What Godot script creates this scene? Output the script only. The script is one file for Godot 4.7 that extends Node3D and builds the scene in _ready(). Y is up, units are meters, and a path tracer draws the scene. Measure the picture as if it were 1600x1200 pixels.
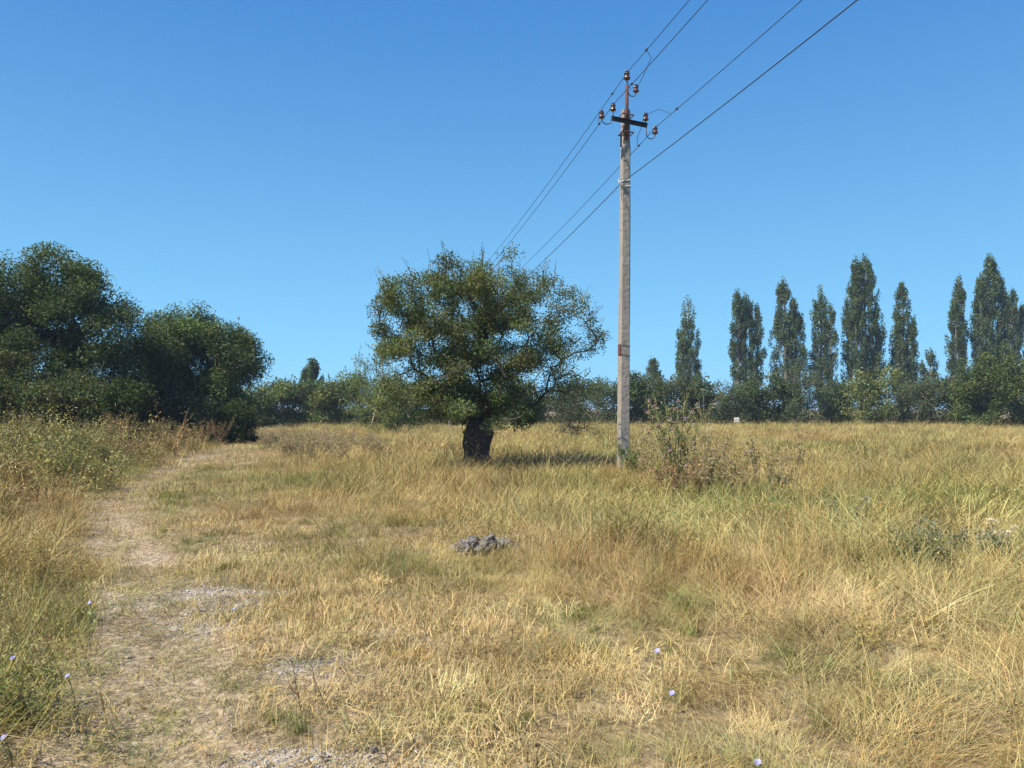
extends Node3D
# A dry late-summer field: an old fruit tree, a concrete utility pole, a row of poplars.
const F := 1186.0            # focal length in pixels of a 1600 x 1200 picture
const EYE := 1.6
const PITCH := 0.032
const POLE_DIR := Vector3(0.187, 0.0, 0.982)   # along the power line, towards the viewer's side

var rng := RandomNumberGenerator.new()
var n_big := FastNoiseLite.new()
var n_mid := FastNoiseLite.new()
var n_fine := FastNoiseLite.new()
var n_dir := FastNoiseLite.new()
var taken := {}
var M := {}

# ------------------------------------------------------------------ mesh buffer
class Buf:
	var v := PackedVector3Array()
	var c := PackedColorArray()
	var i := PackedInt32Array()
	func tri(a: Vector3, b: Vector3, d: Vector3, col: Color) -> void:
		var k := v.size()
		v.append(a); v.append(b); v.append(d)
		c.append(col); c.append(col); c.append(col)
		i.append(k); i.append(k + 1); i.append(k + 2)
	func quad(a: Vector3, b: Vector3, d: Vector3, e: Vector3, col: Color) -> void:
		var k := v.size()
		v.append(a); v.append(b); v.append(d); v.append(e)
		c.append(col); c.append(col); c.append(col); c.append(col)
		i.append(k); i.append(k + 1); i.append(k + 2); i.append(k); i.append(k + 2); i.append(k + 3)
	# rings of equal size joined into a skin; shared corners give smooth shading
	func skin(rings: Array, col: Color, caps := true) -> void:
		var n: int = rings[0].size()
		var k := v.size()
		for r in rings:
			for p in r:
				v.append(p); c.append(col)
		for a in rings.size() - 1:
			for b in n:
				var p0 := k + a * n + b
				var p1 := k + a * n + (b + 1) % n
				var q0 := p0 + n
				var q1 := p1 + n
				i.append(p0); i.append(p1); i.append(q1)
				i.append(p0); i.append(q1); i.append(q0)
		if caps:
			for e in 2:
				var r: PackedVector3Array = rings[0] if e == 0 else rings[rings.size() - 1]
				var mid := Vector3.ZERO
				for p in r: mid += p
				mid /= n
				for b in n:
					if e == 0: tri(mid, r[(b + 1) % n], r[b], col)
					else: tri(mid, r[b], r[(b + 1) % n], col)
	func tube(pts: Array, radii: Array, sides: int, col: Color, caps := false) -> void:
		var rings := []
		var side := Vector3.ZERO
		for a in pts.size():
			var dir: Vector3 = (pts[mini(a + 1, pts.size() - 1)] - pts[maxi(a - 1, 0)]).normalized()
			if side == Vector3.ZERO:
				side = dir.cross(Vector3.RIGHT if absf(dir.x) < 0.8 else Vector3.UP).normalized()
			side = (side - dir * side.dot(dir)).normalized()
			var up := dir.cross(side)
			var ring := PackedVector3Array()
			for b in sides:
				var t := TAU * b / sides
				ring.append(pts[a] + (side * cos(t) - up * sin(t)) * float(radii[a]))
			rings.append(ring)
		skin(rings, col, caps)
	func lathe(at: Vector3, prof: Array, sides: int, col: Color) -> void:   # prof: [radius, height]
		var rings := []
		for q in prof:
			var ring := PackedVector3Array()
			for b in sides:
				var t := TAU * b / sides
				ring.append(at + Vector3(cos(t) * q[0], q[1], sin(t) * q[0]))
			rings.append(ring)
		skin(rings, col, true)
	func box(cen: Vector3, half: Vector3, bas: Basis, col: Color, bev := 0.0) -> void:
		# a box with chamfered long edges (along its own x axis)
		var hy := half.y
		var hz := half.z
		var prof := [[-hy + bev, -hz], [hy - bev, -hz], [hy, -hz + bev], [hy, hz - bev], [hy - bev, hz], [-hy + bev, hz], [-hy, hz - bev], [-hy, -hz + bev]]
		if bev == 0.0: prof = [[-hy, -hz], [hy, -hz], [hy, hz], [-hy, hz]]
		var n := prof.size()
		for b in n:
			var p = prof[b]
			var q = prof[(b + 1) % n]
			quad(cen + bas * Vector3(-half.x, p[0], p[1]), cen + bas * Vector3(half.x, p[0], p[1]), cen + bas * Vector3(half.x, q[0], q[1]), cen + bas * Vector3(-half.x, q[0], q[1]), col)
		for e in [-1.0, 1.0]:
			for b in n:
				var p = prof[b]
				var q = prof[(b + 1) % n]
				tri(cen + bas * Vector3(half.x * e, 0, 0), cen + bas * Vector3(half.x * e, p[0], p[1]), cen + bas * Vector3(half.x * e, q[0], q[1]), col)
	func mesh(smooth := false) -> ArrayMesh:
		var arr := []
		arr.resize(Mesh.ARRAY_MAX)
		arr[Mesh.ARRAY_VERTEX] = v
		arr[Mesh.ARRAY_COLOR] = c
		arr[Mesh.ARRAY_INDEX] = i
		var m := ArrayMesh.new()
		if smooth:
			var st := SurfaceTool.new()
			st.create_from_arrays(arr)
			st.generate_normals()
			return st.commit()
		m.add_surface_from_arrays(Mesh.PRIMITIVE_TRIANGLES, arr)
		return m

# ------------------------------------------------------------------ naming
func numbered(called: String) -> String:
	var n: int = taken.get(called, 0)
	taken[called] = n + 1
	return called if n == 0 else "%s_%03d" % [called, n]

func thing(called: String, label: String, category: String, at := Vector3.ZERO, group := "") -> Node3D:
	var o := Node3D.new()
	o.name = numbered(called)
	add_child(o)
	o.position = at
	o.set_meta("label", label)
	o.set_meta("category", category)
	if group != "": o.set_meta("group", group)
	return o

func part(called: String, mesh: Mesh, mat: Material, parent: Node) -> MeshInstance3D:
	var o := MeshInstance3D.new()
	o.name = called
	o.mesh = mesh
	o.material_override = mat
	o.cast_shadow = GeometryInstance3D.SHADOW_CASTING_SETTING_ON
	parent.add_child(o, true)
	return o

# ------------------------------------------------------------------ places
func P(px: float, py: float, d: float) -> Vector3:     # the point d metres ahead that the photograph shows there
	var r := Vector3((px - 800.0) / F, (600.0 - py) / F, -1.0).rotated(Vector3.RIGHT, PITCH)
	return Vector3(0, EYE, 0) + r * (d / -r.z)

func G(px: float, py: float) -> Vector3:               # the point of level ground that the photograph shows there
	var r := Vector3((px - 800.0) / F, (600.0 - py) / F, -1.0).rotated(Vector3.RIGHT, PITCH)
	var p := Vector3(0, EYE, 0) + r * (EYE / -r.y)
	p.y = gh(p.x, p.z)
	return p

const LANE := [[0.0, -0.6], [2.0, -1.2], [3.4, -1.65], [5.2, -2.3], [7.2, -3.45], [9.9, -5.2], [13.4, -6.95], [18.6, -8.5], [26.0, -10.4], [36.0, -13.0], [60.0, -20.5], [90.0, -31.0]]
func lane_x(d: float) -> float:
	if d <= 0.0: return -0.6
	for k in LANE.size() - 1:
		if d < LANE[k + 1][0]:
			var t: float = (d - LANE[k][0]) / (LANE[k + 1][0] - LANE[k][0])
			return lerpf(LANE[k][1], LANE[k + 1][1], t)
	return -31.0

func track_bare(s: float, d: float) -> float:     # 1 in the wheel ruts, 0 beside them
	var hw := lerpf(0.40, 0.28, clampf((d - 4.0) / 3.5, 0, 1)) + 0.06 * smoothstep(9.0, 14.0, d)
	var b := 1.0 - smoothstep(hw, hw + 0.28, absf(s))
	b *= 1.0 - 0.38 * smoothstep(9.0, 14.0, d) - 0.5 * smoothstep(28.0, 45.0, d)
	var s2 := s - 0.95
	return maxf(b, 0.42 * (1.0 - smoothstep(0.12, 0.4, absf(s2))) * (1.0 - smoothstep(5.0, 6.5, d)))

func lane_width(d: float) -> float:     # how far the short grass reaches to the right of the wheel track
	if d < 7.0: return lerpf(2.1, 2.7, clampf((d - 3.0) / 4.0, 0, 1))
	return lerpf(2.7, 1.7, clampf((d - 7.0) / 6.0, 0, 1))

func gh(x: float, z: float) -> float:
	var d := -z
	var s := x - lane_x(d)
	var h := n_mid.get_noise_2d(x, z) * 0.05 + n_fine.get_noise_2d(x, z) * 0.012
	h += 0.25 * smoothstep(0.5, 2.6, -s) * clampf((d - 2.0) / 6.0, 0, 1)
	h -= 0.05 * exp(-s * s / 0.16)
	h += 0.06 * smoothstep(2.0, 4.5, s)
	return h * smoothstep(0.0, 2.5, Vector2(x, z).length())

# patches of the ground cover: place in the picture, radii in metres, what grows there, how much of it
var spots := []
func spot(px: float, py: float, rx: float, rz: float, what: int, much: float) -> void:
	var g := G(px, py)
	spots.append([g.x, g.z, rx, rz, what, much])

enum {GREEN, RUST, TALL, BARE, GRAVEL, STALK, PALE, FORB}
var zn := PackedFloat32Array()
func zone(x: float, z: float) -> void:
	for k in 8: zn[k] = 0.0
	for s in spots:
		var dx: float = (x - s[0]) / s[2]
		var dz: float = (z - s[1]) / s[3]
		var q := dx * dx + dz * dz
		if q < 4.0:
			var w: float = s[5] * exp(-q * 1.3)
			zn[s[4]] += w

func make_spots() -> void:
	# green patches
	for s in [[250, 858, .5, .8, 1.1], [305, 790, .7, 2., 1.2], [350, 735, .9, 3.5, 1.0], [880, 965, .3, .35, 1.3], [1000, 1010, .55, .5, .7], [1080, 960, .4, .5, .7], [640, 880, .5, .6, .6], [740, 900, .5, .5, .7], [440, 1140, .22, .16, 1.0], [590, 1140, .25, .16, .9], [1110, 790, 1.2, 1.6, .7], [1520, 800, 1.0, 1.6, 1.1], [1420, 900, .7, .5, .6], [1240, 1060, .3, .4, .6], [60, 1090, .5, .5, .6], [120, 940, .5, .8, .3], [20, 1000, .6, .6, .3], [130, 745, 1.4, 2., .5], [60, 735, 1.3, 2.5, .2], [950, 830, .9, 1.2, .5], [500, 850, .8, 1.0, .45], [1400, 730, 3., 5., .5], [1250, 700, 5., 8., .35], [880, 760, 1.2, 2., .4], [560, 800, .7, 1.5, .4], [990, 720, .5, 1.0, 1.0], [1010, 1130, .5, .3, .5], [780, 1130, .5, .3, .3], [300, 925, .12, .1, .8], [335, 955, .12, .1, .6], [820, 790, 1.5, 1.6, .35], [1480, 1000, .5, .5, .35], [1330, 800, .9, 1.2, .4]]:
		spot(s[0], s[1], s[2], s[3], GREEN, s[4])
	for s in [[1055, 745, .5, 1.0, 1.2], [790, 770, 1.0, 1.2, .5], [1390, 895, .6, .45, .9], [500, 700, 2.2, 5., .7], [380, 1060, .4, .3, .5], [140, 900, .5, .8, .6], [60, 800, .8, 1.5, .7], [1140, 940, .7, .5, .4], [920, 880, .5, .5, .5], [200, 715, 1.6, 2.5, .8], [1500, 700, 4., 6., .3], [1000, 700, 2., 4., .4], [650, 700, 2., 3., .4], [120, 1020, .4, .4, .6], [470, 960, .3, .3, .4], [1130, 690, 3., 6., .4], [1330, 690, 5., 9., .4], [430, 730, 1.5, 2.5, .3]]:
		spot(s[0], s[1], s[2], s[3], RUST, s[4])
	for s in [[1210, 900, .75, .6, 1.2], [1280, 860, .4, .6, .7], [970, 900, .5, .6, .9], [1080, 900, .5, .5, .5], [620, 760, 1.0, 1.5, .6], [410, 755, .6, 1.5, .7], [560, 760, .9, 1.5, .5], [1060, 760, .7, 1.0, .6], [1440, 760, .6, .9, .5], [130, 870, .4, .6, .5], [40, 850, .5, .6, .4], [1560, 1050, .4, .4, .3]]:
		spot(s[0], s[1], s[2], s[3], STALK, s[4])
	for s in [[320, 930, .42, .42, 1.5], [380, 935, .3, .25, .9], [480, 1040, .2, .16, 1.5], [500, 1190, .24, .10, 1.2], [690, 1198, .16, .06, 1.2], [600, 990, .16, .09, .6], [290, 975, .3, .2, .8], [410, 1195, .2, .08, .9]]:
		spot(s[0], s[1], s[2], s[3], GRAVEL, s[4])
	for s in [[590, 1010, .5, .2, .6], [450, 1060, .35, .2, .6], [220, 1150, .3, .4, .8], [250, 1060, .35, .4, .7], [560, 1180, .4, .12, .7], [300, 1010, .4, .35, .6], [640, 1050, .4, .2, .3], [180, 870, .25, .6, .5]]:
		spot(s[0], s[1], s[2], s[3], BARE, s[4])
	for s in [[1250, 1130, .8, .4, .7], [1500, 1120, .6, .5, .6], [1300, 980, .8, .5, .5], [700, 1060, .9, .5, .5], [1450, 1000, .8, .5, .5], [600, 720, 1.5, 2., .6], [350, 860, .7, .7, .5], [1000, 1150, .6, .3, .4], [450, 740, 1., 2., .5], [1550, 930, .8, .6, .5]]:
		spot(s[0], s[1], s[2], s[3], PALE, s[4])
	for s in [[120, 730, 1.8, 3.5, .9], [40, 700, 3., 5., .9], [200, 700, 2.5, 5., .8], [1050, 750, .8, 1.3, .8], [500, 695, 2.5, 5., .7], [60, 930, .7, 1.0, .7], [30, 1080, .6, .6, .8], [140, 960, .4, .6, .6], [1420, 880, .8, .6, .7], [1350, 810, .7, .9, .5], [700, 860, .8, .6, .5], [990, 730, .6, 1.5, .8], [1000, 690, 2., 5., .5]]:
		spot(s[0], s[1], s[2], s[3], FORB, s[4])

# ------------------------------------------------------------------ materials
func noise_tex(freq: float, lo: Color, hi: Color, size := 512, normal := false, oct := 5, seed_ := 1) -> NoiseTexture2D:
	var f := FastNoiseLite.new()
	f.noise_type = FastNoiseLite.TYPE_SIMPLEX_SMOOTH
	f.frequency = freq
	f.fractal_octaves = oct
	f.seed = seed_
	var t := NoiseTexture2D.new()
	t.width = size; t.height = size
	t.seamless = true
	t.noise = f
	if normal:
		t.as_normal_map = true
		t.bump_strength = 6.0
	else:
		var g := Gradient.new()
		g.set_color(0, lo); g.set_color(1, hi)
		g.set_offset(0, 0.25); g.set_offset(1, 0.75)
		t.color_ramp = g
	return t

func plain(rough: float, metal := 0.0, backlight := Color.BLACK) -> StandardMaterial3D:
	var m := StandardMaterial3D.new()
	m.vertex_color_use_as_albedo = true
	m.roughness = rough
	m.metallic = metal
	m.cull_mode = BaseMaterial3D.CULL_DISABLED
	if backlight != Color.BLACK:
		m.backlight_enabled = true
		m.backlight = backlight
	return m

func tex_over(m: StandardMaterial3D, tex: Texture2D, scale: float, nrm: Texture2D = null, strength := 1.0, world := true) -> StandardMaterial3D:
	m.albedo_texture = tex
	m.uv1_triplanar = true
	m.uv1_world_triplanar = world
	m.uv1_scale = Vector3.ONE * scale
	if nrm:
		m.normal_enabled = true
		m.normal_texture = nrm
		m.normal_scale = strength
	return m

func make_materials() -> void:
	M.leaf = plain(0.6, 0.0, Color(0.68, 0.8, 0.36))
	M.leaf.metallic_specular = 0.22
	M.grass = plain(0.75, 0.0, Color(0.5, 0.45, 0.3))
	M.grass.metallic_specular = 0.25
	M.twig = plain(0.9)
	M.bark = tex_over(plain(0.95), noise_tex(0.03, Color(0.55, 0.5, 0.45), Color(1, 1, 1), 256, false, 4, 5), 1.3, noise_tex(0.04, Color.BLACK, Color.WHITE, 256, true, 4, 6), 1.5)
	M.concrete = tex_over(plain(0.92), noise_tex(0.02, Color(0.9, 0.895, 0.885), Color(1, 1, 1), 512, false, 3, 7), 0.35, noise_tex(0.08, Color.BLACK, Color.WHITE, 256, true, 3, 8), 0.15)
	M.rust = tex_over(plain(0.85, 0.15), noise_tex(0.03, Color(0.6, 0.55, 0.55), Color(1, 1, 1), 256, false, 5, 9), 3.0)
	M.steel = plain(0.55, 0.5)
	M.porcelain = plain(0.14)
	M.wire = plain(0.6, 0.4)
	M.ground = tex_over(plain(0.97), noise_tex(0.016, Color(0.7, 0.68, 0.66), Color(1, 1, 1), 1024, false, 9, 10), 0.6, noise_tex(0.05, Color.BLACK, Color.WHITE, 512, true, 5, 11), 1.0)
	M.stone = tex_over(plain(0.95), noise_tex(0.03, Color(0.55, 0.55, 0.55), Color(1, 1, 1), 512, false, 6, 12), 2.5, noise_tex(0.06, Color.BLACK, Color.WHITE, 256, true, 4, 13), 1.5)
	M.wood = plain(0.85)
	M.paint = plain(0.6)
	M.petal = plain(0.6, 0.0, Color(0.4, 0.4, 0.5))

# ------------------------------------------------------------------ leaves and branches
func rv() -> Vector3:
	return Vector3(rng.randfn(), rng.randfn(), rng.randfn())

func leaf(b: Buf, p: Vector3, ln: float, wd: float, col: Color, lift := 0.5) -> void:
	var n := (rv() + Vector3(0, lift * 1.6, 0)).normalized()
	var a := n.cross(rv()).normalized()
	var s := n.cross(a) * (wd * 0.5)
	a *= ln * 0.5
	b.quad(p - a, p + s + a * 0.1, p + a, p - s + a * 0.1, col)

func tint(c: Color, spread: float, hue := 0.12) -> Color:
	var k := exp(rng.randfn() * spread)
	return Color(c.r * k * (1.0 + rng.randfn() * hue), c.g * k, c.b * k * (1.0 + rng.randfn() * hue), 1.0)

# joins points into a branching skeleton: positions, parents, radii
func skeleton(start: Array, fork_from: int, goals: Array, step: float, tip: float) -> Dictionary:
	var pos := PackedVector3Array(start)
	var par := PackedInt32Array()
	for k in start.size(): par.append(k - 1)
	var root: Vector3 = start[start.size() - 1]
	var order := []
	for k in goals.size(): order.append([goals[k].distance_squared_to(root), k])
	order.sort_custom(func(a, c): return a[0] < c[0])
	var end_of := PackedInt32Array()
	end_of.resize(goals.size())
	for e in order:
		var g: Vector3 = goals[e[1]]
		var best := fork_from
		var bd := 1e9
		for k in range(fork_from, pos.size()):
			var q := pos[k]
			var c := q.distance_squared_to(g) + maxf(0.0, q.y - g.y) * 0.8
			if c < bd:
				bd = c
				best = k
		var from := pos[best]
		var n := maxi(1, int(round(from.distance_to(g) / step)))
		var last := best
		for k in n:
			var t := float(k + 1) / n
			var p := from.lerp(g, t)
			if k < n - 1: p += rv() * step * 0.13 + Vector3(0, sin(t * PI) * step * 0.15, 0)
			pos.append(p)
			par.append(last)
			last = pos.size() - 1
		end_of[e[1]] = last
	var acc := PackedFloat32Array()
	acc.resize(pos.size())
	var rad := PackedFloat32Array()
	rad.resize(pos.size())
	for k in range(pos.size() - 1, -1, -1):
		if acc[k] == 0.0: acc[k] = pow(tip, 2.1)
		rad[k] = pow(acc[k], 1.0 / 2.1)
		if par[k] >= 0: acc[par[k]] += acc[k]
	return {"pos": pos, "par": par, "rad": rad, "ends": end_of}

func branches(sk: Dictionary, col: Color, from: int, thick: Buf, thin: Buf, limit: float, most := 9.0) -> void:
	var pos: PackedVector3Array = sk.pos
	var par: PackedInt32Array = sk.par
	var rad: PackedFloat32Array = sk.rad
	for k in range(maxi(from, 1), pos.size()):
		var p := par[k]
		var r0 := minf(minf(rad[p], rad[k] * 1.5), most)
		var r1 := minf(rad[k], most)
		var dir := (pos[k] - pos[p]).normalized() * r1 * 0.4
		if rad[k] > limit: thick.tube([pos[p], pos[k] + dir], [r0, r1], 7, col)
		else: thin.tube([pos[p], pos[k] + dir], [r0, r1], 4 if rad[k] > limit * 0.3 else 3, col)

# crown made of lobes: [centre, radii, share of goals, leaves per goal factor]
func lobed_tree(o: Node3D, start: Array, start_r: Array, lobes: Array, n_goals: int, opt: Dictionary) -> void:
	var goals := []
	var much := []
	var total := 0.0
	for l in lobes: total += l[1].x * l[1].y * l[1].z * l[2]
	for l in lobes:
		var n := int(ceil(n_goals * l[1].x * l[1].y * l[1].z * l[2] / total))
		for k in n:
			var u := rv().normalized() * pow(rng.randf(), opt.get("shell", 0.42))
			goals.append(l[0] + Vector3(u.x * l[1].x, u.y * l[1].y, u.z * l[1].z) - o.position)
			much.append(l[3])
	var st := []
	for p in start: st.append(p - o.position)
	var sk := skeleton(st, opt.get("fork", st.size() - 1), goals, opt.get("step", 0.5), opt.get("tip", 0.007))
	var trunk := Buf.new()
	var twigs := Buf.new()
	var pts := []
	for k in st.size(): pts.append(st[k])
	if opt.has("gnarl"): gnarly(trunk, pts, start_r, opt.gnarl, opt.bark)
	else: trunk.tube(pts, start_r, 10, opt.bark, true)
	branches(sk, opt.bark, st.size(), trunk, twigs, opt.get("limb", 0.03), start_r[start_r.size() - 1] * 0.8)
	var crown := Buf.new()
	var ln: float = opt.leaf
	var per: int = opt.per
	var spread: float = opt.spread
	var pos: PackedVector3Array = sk.pos
	var par: PackedInt32Array = sk.par
	var ends: PackedInt32Array = sk.ends
	for g in goals.size():
		var e := ends[g]
		var c0: Color = tint(opt.color, opt.get("patchy", 0.18), 0.08)
		var from := pos[par[e]]
		var m: float = much[g] * exp(rng.randfn() * 0.3)
		for k in int(per * m):
			var p: Vector3 = pos[e].lerp(from, rng.randf() * 0.7) + rv().limit_length(1.9) * spread * Vector3(1, 0.75, 1)
			leaf(crown, p, ln * rng.randf_range(0.65, 1.25), ln * opt.get("slim", 0.55) * rng.randf_range(0.8, 1.2), tint(c0, 0.22), opt.get("lift", 0.5))
		# shoots that stick out past the leaves
		if rng.randf() < opt.get("shoots", 0.0):
			var mid: Vector3 = st[st.size() - 1]
			var out := ((pos[e] - mid).normalized() + Vector3(0, 0.5, 0) + rv() * 0.35).normalized()
			var q: Vector3 = pos[e]
			var l: float = rng.randf_range(0.25, 0.7) * opt.get("shoot_len", 1.0)
			var sp := []
			var sr := []
			for k in 4:
				sp.append(q)
				sr.append(lerpf(0.006, 0.002, k / 3.0) * opt.get("shoot_r", opt.get("shoot_len", 1.0)))
				q += out * l / 3.0 + rv() * 0.02
			twigs.tube(sp, sr, 3, opt.bark)
			for k in int(16 * opt.get("shoot_leaf", 1.0)):
				var t := rng.randf()
				leaf(crown, pos[e] + out * l * t + rv() * 0.03, ln * 0.9, ln * 0.5, tint(c0, 0.2), 0.3)
	part("trunk", trunk.mesh(true), M.bark, o)
	if twigs.v.size(): part("branches", twigs.mesh(), M.twig, o).set_meta("kind", "stuff")
	part("crown", crown.mesh(), M.leaf, o).set_meta("kind", "stuff")

func gnarly(b: Buf, pts: Array, radii: Array, amount: float, col: Color) -> void:
	var rings := []
	var f := FastNoiseLite.new()
	f.frequency = 1.6
	f.seed = 4
	var fine := []
	var fr := []
	for a in pts.size() - 1:
		for k in 6:
			var t := k / 6.0
			fine.append(pts[a].lerp(pts[a + 1], t))
			fr.append(lerpf(radii[a], radii[a + 1], t))
	fine.append(pts[pts.size() - 1])
	fr.append(radii[radii.size() - 1])
	for a in fine.size():
		var ring := PackedVector3Array()
		for k in 28:
			var t := TAU * k / 28
			var d := Vector3(cos(t), 0, -sin(t))
			var q: Vector3 = fine[a]
			var r: float = fr[a] * (1.0 + amount * f.get_noise_3d(d.x * 1.6, q.y * 0.45, d.z * 1.6) + amount * 0.28 * sin(t * 5.0 + q.y * 1.5) + 0.35 * amount * f.get_noise_3d(d.x * 5.0, q.y * 2.0, d.z * 5.0))
			ring.append(q + d * r)
		rings.append(ring)
	b.skin(rings, col, true)

func lobe(px: float, py: float, rx: float, ry: float, d: float, rz: float, share := 1.0, much := 1.0) -> Array:
	var s := d / F
	return [P(px, py, d), Vector3(rx * s, ry * s, rz), share, much]

func bush(called: String, label: String, category: String, px: float, top: float, wide: float, d: float, col: Color, leaf_len: float, group: String, opt := {}) -> Node3D:
	# a many-stemmed bush: px centre, top and width as the photograph shows them
	var base := P(px, 640, d)
	base.y = gh(base.x, base.z)
	var o := thing(called, label, category, base, group)
	var h := P(px, top, d).y - base.y
	var w := wide * d / F * 0.5
	var lobes := []
	var n: int = opt.get("lobes", 7)
	for k in n:
		var a := TAU * (k + rng.randf() * 0.7) / n
		var up := rng.randf_range(0.35, 0.76)
		var rr := w * rng.randf_range(0.4, 0.6)
		lobes.append([base + Vector3(cos(a) * (w - rr * 0.9), h * up, sin(a) * (w - rr) * 0.8), Vector3(rr, h * rng.randf_range(0.2, 0.28), rr), 1.0, 1.0])
	lobes.append([base + Vector3(rng.randfn() * w * 0.2, h * 0.72, 0), Vector3(w * 0.6, h * 0.32, w * 0.6), 1.3, 1.0])
	lobes.append([base + Vector3(0, h * 0.17, 0), Vector3(w * 1.0, h * 0.19, w * 0.7), 1.8, 1.0])
	var o2 := {"leaf": leaf_len, "per": 60, "spread": leaf_len * 1.5, "color": col, "bark": Color(0.09, 0.075, 0.055), "step": 0.6, "tip": 0.01, "limb": 0.05, "fork": 0, "patchy": 0.2, "shoots": 0.12, "shoot_len": 1.6}
	o2.merge(opt, true)
	lobed_tree(o, [base - Vector3(0, 0.1, 0), base + Vector3(0, 0.25, 0)], [0.12, 0.08], lobes, int(opt.get("goals", 110)), o2)
	return o

# spires: [picture x, top, width] of each pointed column that makes up the tree
func poplar(label: String, spires: Array, d: float, bare: float, sd: int) -> void:
	rng.seed = sd
	var f := FastNoiseLite.new()
	f.seed = sd
	f.frequency = 0.35
	var px: float = spires[0][0]
	var base := P(px, 640, d)
	base.y = 0.0
	var o := thing("poplar_tree" if px > 900.0 else "columnar_tree", label, "tree", base, "poplars behind the hedge" if px > 900.0 else "")
	var trunk := Buf.new()
	var br := Buf.new()
	var crown := Buf.new()
	var bark := Color(0.3, 0.28, 0.24)
	for sp in spires:
		var H := P(sp[0], sp[1], d).y
		var W: float = sp[2] * d / F * 0.5
		var dx: float = (sp[0] - px) * d / F
		var dz: float = rng.randfn() * W * 0.5 if sp[0] != px else 0.0
		var axis_pts := []
		var rr := []
		for k in 11:
			var t := k / 10.0
			axis_pts.append(Vector3(dx * smoothstep(0.0, 0.45, t) + rng.randfn() * 0.06, H * 0.97 * t, dz * smoothstep(0.0, 0.45, t)))
			rr.append(lerpf(0.3, 0.025, t))
		trunk.tube(axis_pts, rr, 8, bark, true)
		var n := int(H * W * 6.5)
		for k in n:
			var t := pow(rng.randf(), 0.85)
			var y := lerpf(H * 0.06, H * 0.985, t)
			var env := W * smoothstep(-0.12, 0.3, t) * pow(1.0 - pow(t, 3.6), 0.65)
			var a := rng.randf() * TAU
			env *= 1.0 + 0.45 * f.get_noise_3d(cos(a) * 2.0 + sp[0], y * 0.55, sin(a) * 2.0)
			var q := env * sqrt(rng.randf_range(0.15, 1.0))
			var fk := y / (H * 0.97) * 10.0
			var ax: Vector3 = axis_pts[int(fk)].lerp(axis_pts[mini(10, int(fk) + 1)], fk - int(fk))
			var p := ax + Vector3(cos(a) * q, 0, sin(a) * q)
			p.y = y
			var low := ax.lerp(p, 0.25) - Vector3(0, q * 1.4 + 0.4, 0)
			if k % 2 == 0: br.tube([low, low.lerp(p, 0.6) + Vector3(cos(a), 0, sin(a)) * q * 0.12, p + Vector3(0, 0.2, 0)], [0.035, 0.025, 0.01], 3, bark)
			var m := 1.0
			if t > 1.0 - bare: m = 0.2
			var c0 := tint(Color(0.09, 0.125, 0.062), 0.2, 0.06)
			for w in int(64 * m):
				var u := rv().limit_length(1.7)
				var up := u.y * 0.42
				leaf(crown, p + Vector3(u.x * 0.17 + cos(a) * up * 0.12, up, u.z * 0.17 + sin(a) * up * 0.12), rng.randf_range(0.15, 0.26), rng.randf_range(0.12, 0.2), tint(c0, 0.22), 0.2)
	part("trunk", trunk.mesh(true), M.bark, o)
	part("branches", br.mesh(), M.twig, o).set_meta("kind", "stuff")
	part("crown", crown.mesh(), M.leaf, o).set_meta("kind", "stuff")

# ------------------------------------------------------------------ grass
func blade(b: Buf, p: Vector3, az: float, tilt: float, bend: float, ln: float, wd: float, segs: int, col: Color, head := 0.0) -> void:
	var a2 := az + PI * 0.5 + rng.randf_range(-0.9, 0.9)
	var side := Vector3(cos(a2), 0, sin(a2)) * (wd * 0.5)
	var q := p
	var k0 := b.v.size()
	for s in segs:
		var t := float(s) / segs
		var w := 1.0 - t * t * 0.7
		b.v.append(q - side * w); b.v.append(q + side * w)
		b.c.append(col); b.c.append(col)
		var th := tilt + bend * (t + 0.5 / segs)
		q += Vector3(cos(az) * sin(th), cos(th), sin(az) * sin(th)) * (ln / segs)
		q.y = maxf(q.y, 0.006)
	b.v.append(q)
	b.c.append(col)
	for s in segs - 1:
		var k := k0 + s * 2
		b.i.append(k); b.i.append(k + 1); b.i.append(k + 3)
		b.i.append(k); b.i.append(k + 3); b.i.append(k + 2)
	var e := k0 + (segs - 1) * 2
	b.i.append(e); b.i.append(e + 1); b.i.append(e + 2)
	if head > 0.0:
		var th := tilt + bend * 1.1
		var dir := Vector3(cos(az) * sin(th), cos(th), sin(az) * sin(th))
		var sd := side.normalized() * head * 0.045
		var s2 := dir.cross(sd).normalized() * head * 0.045
		var hc := Color(col.r, col.g * 0.95, col.b * 0.92)
		b.quad(q - dir * head * 0.5, q + sd, q + dir * head * 0.5, q - sd, hc)
		b.quad(q - dir * head * 0.5, q + s2, q + dir * head * 0.5, q - s2, hc)

func blade_color(hue: float) -> Color:
	var k := exp(rng.randfn() * 0.34 - 0.03)
	var h := rng.randfn() * hue
	return Color(k * (1.0 + h), k, k * (1.0 - h * 0.6), 1.0)

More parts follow.
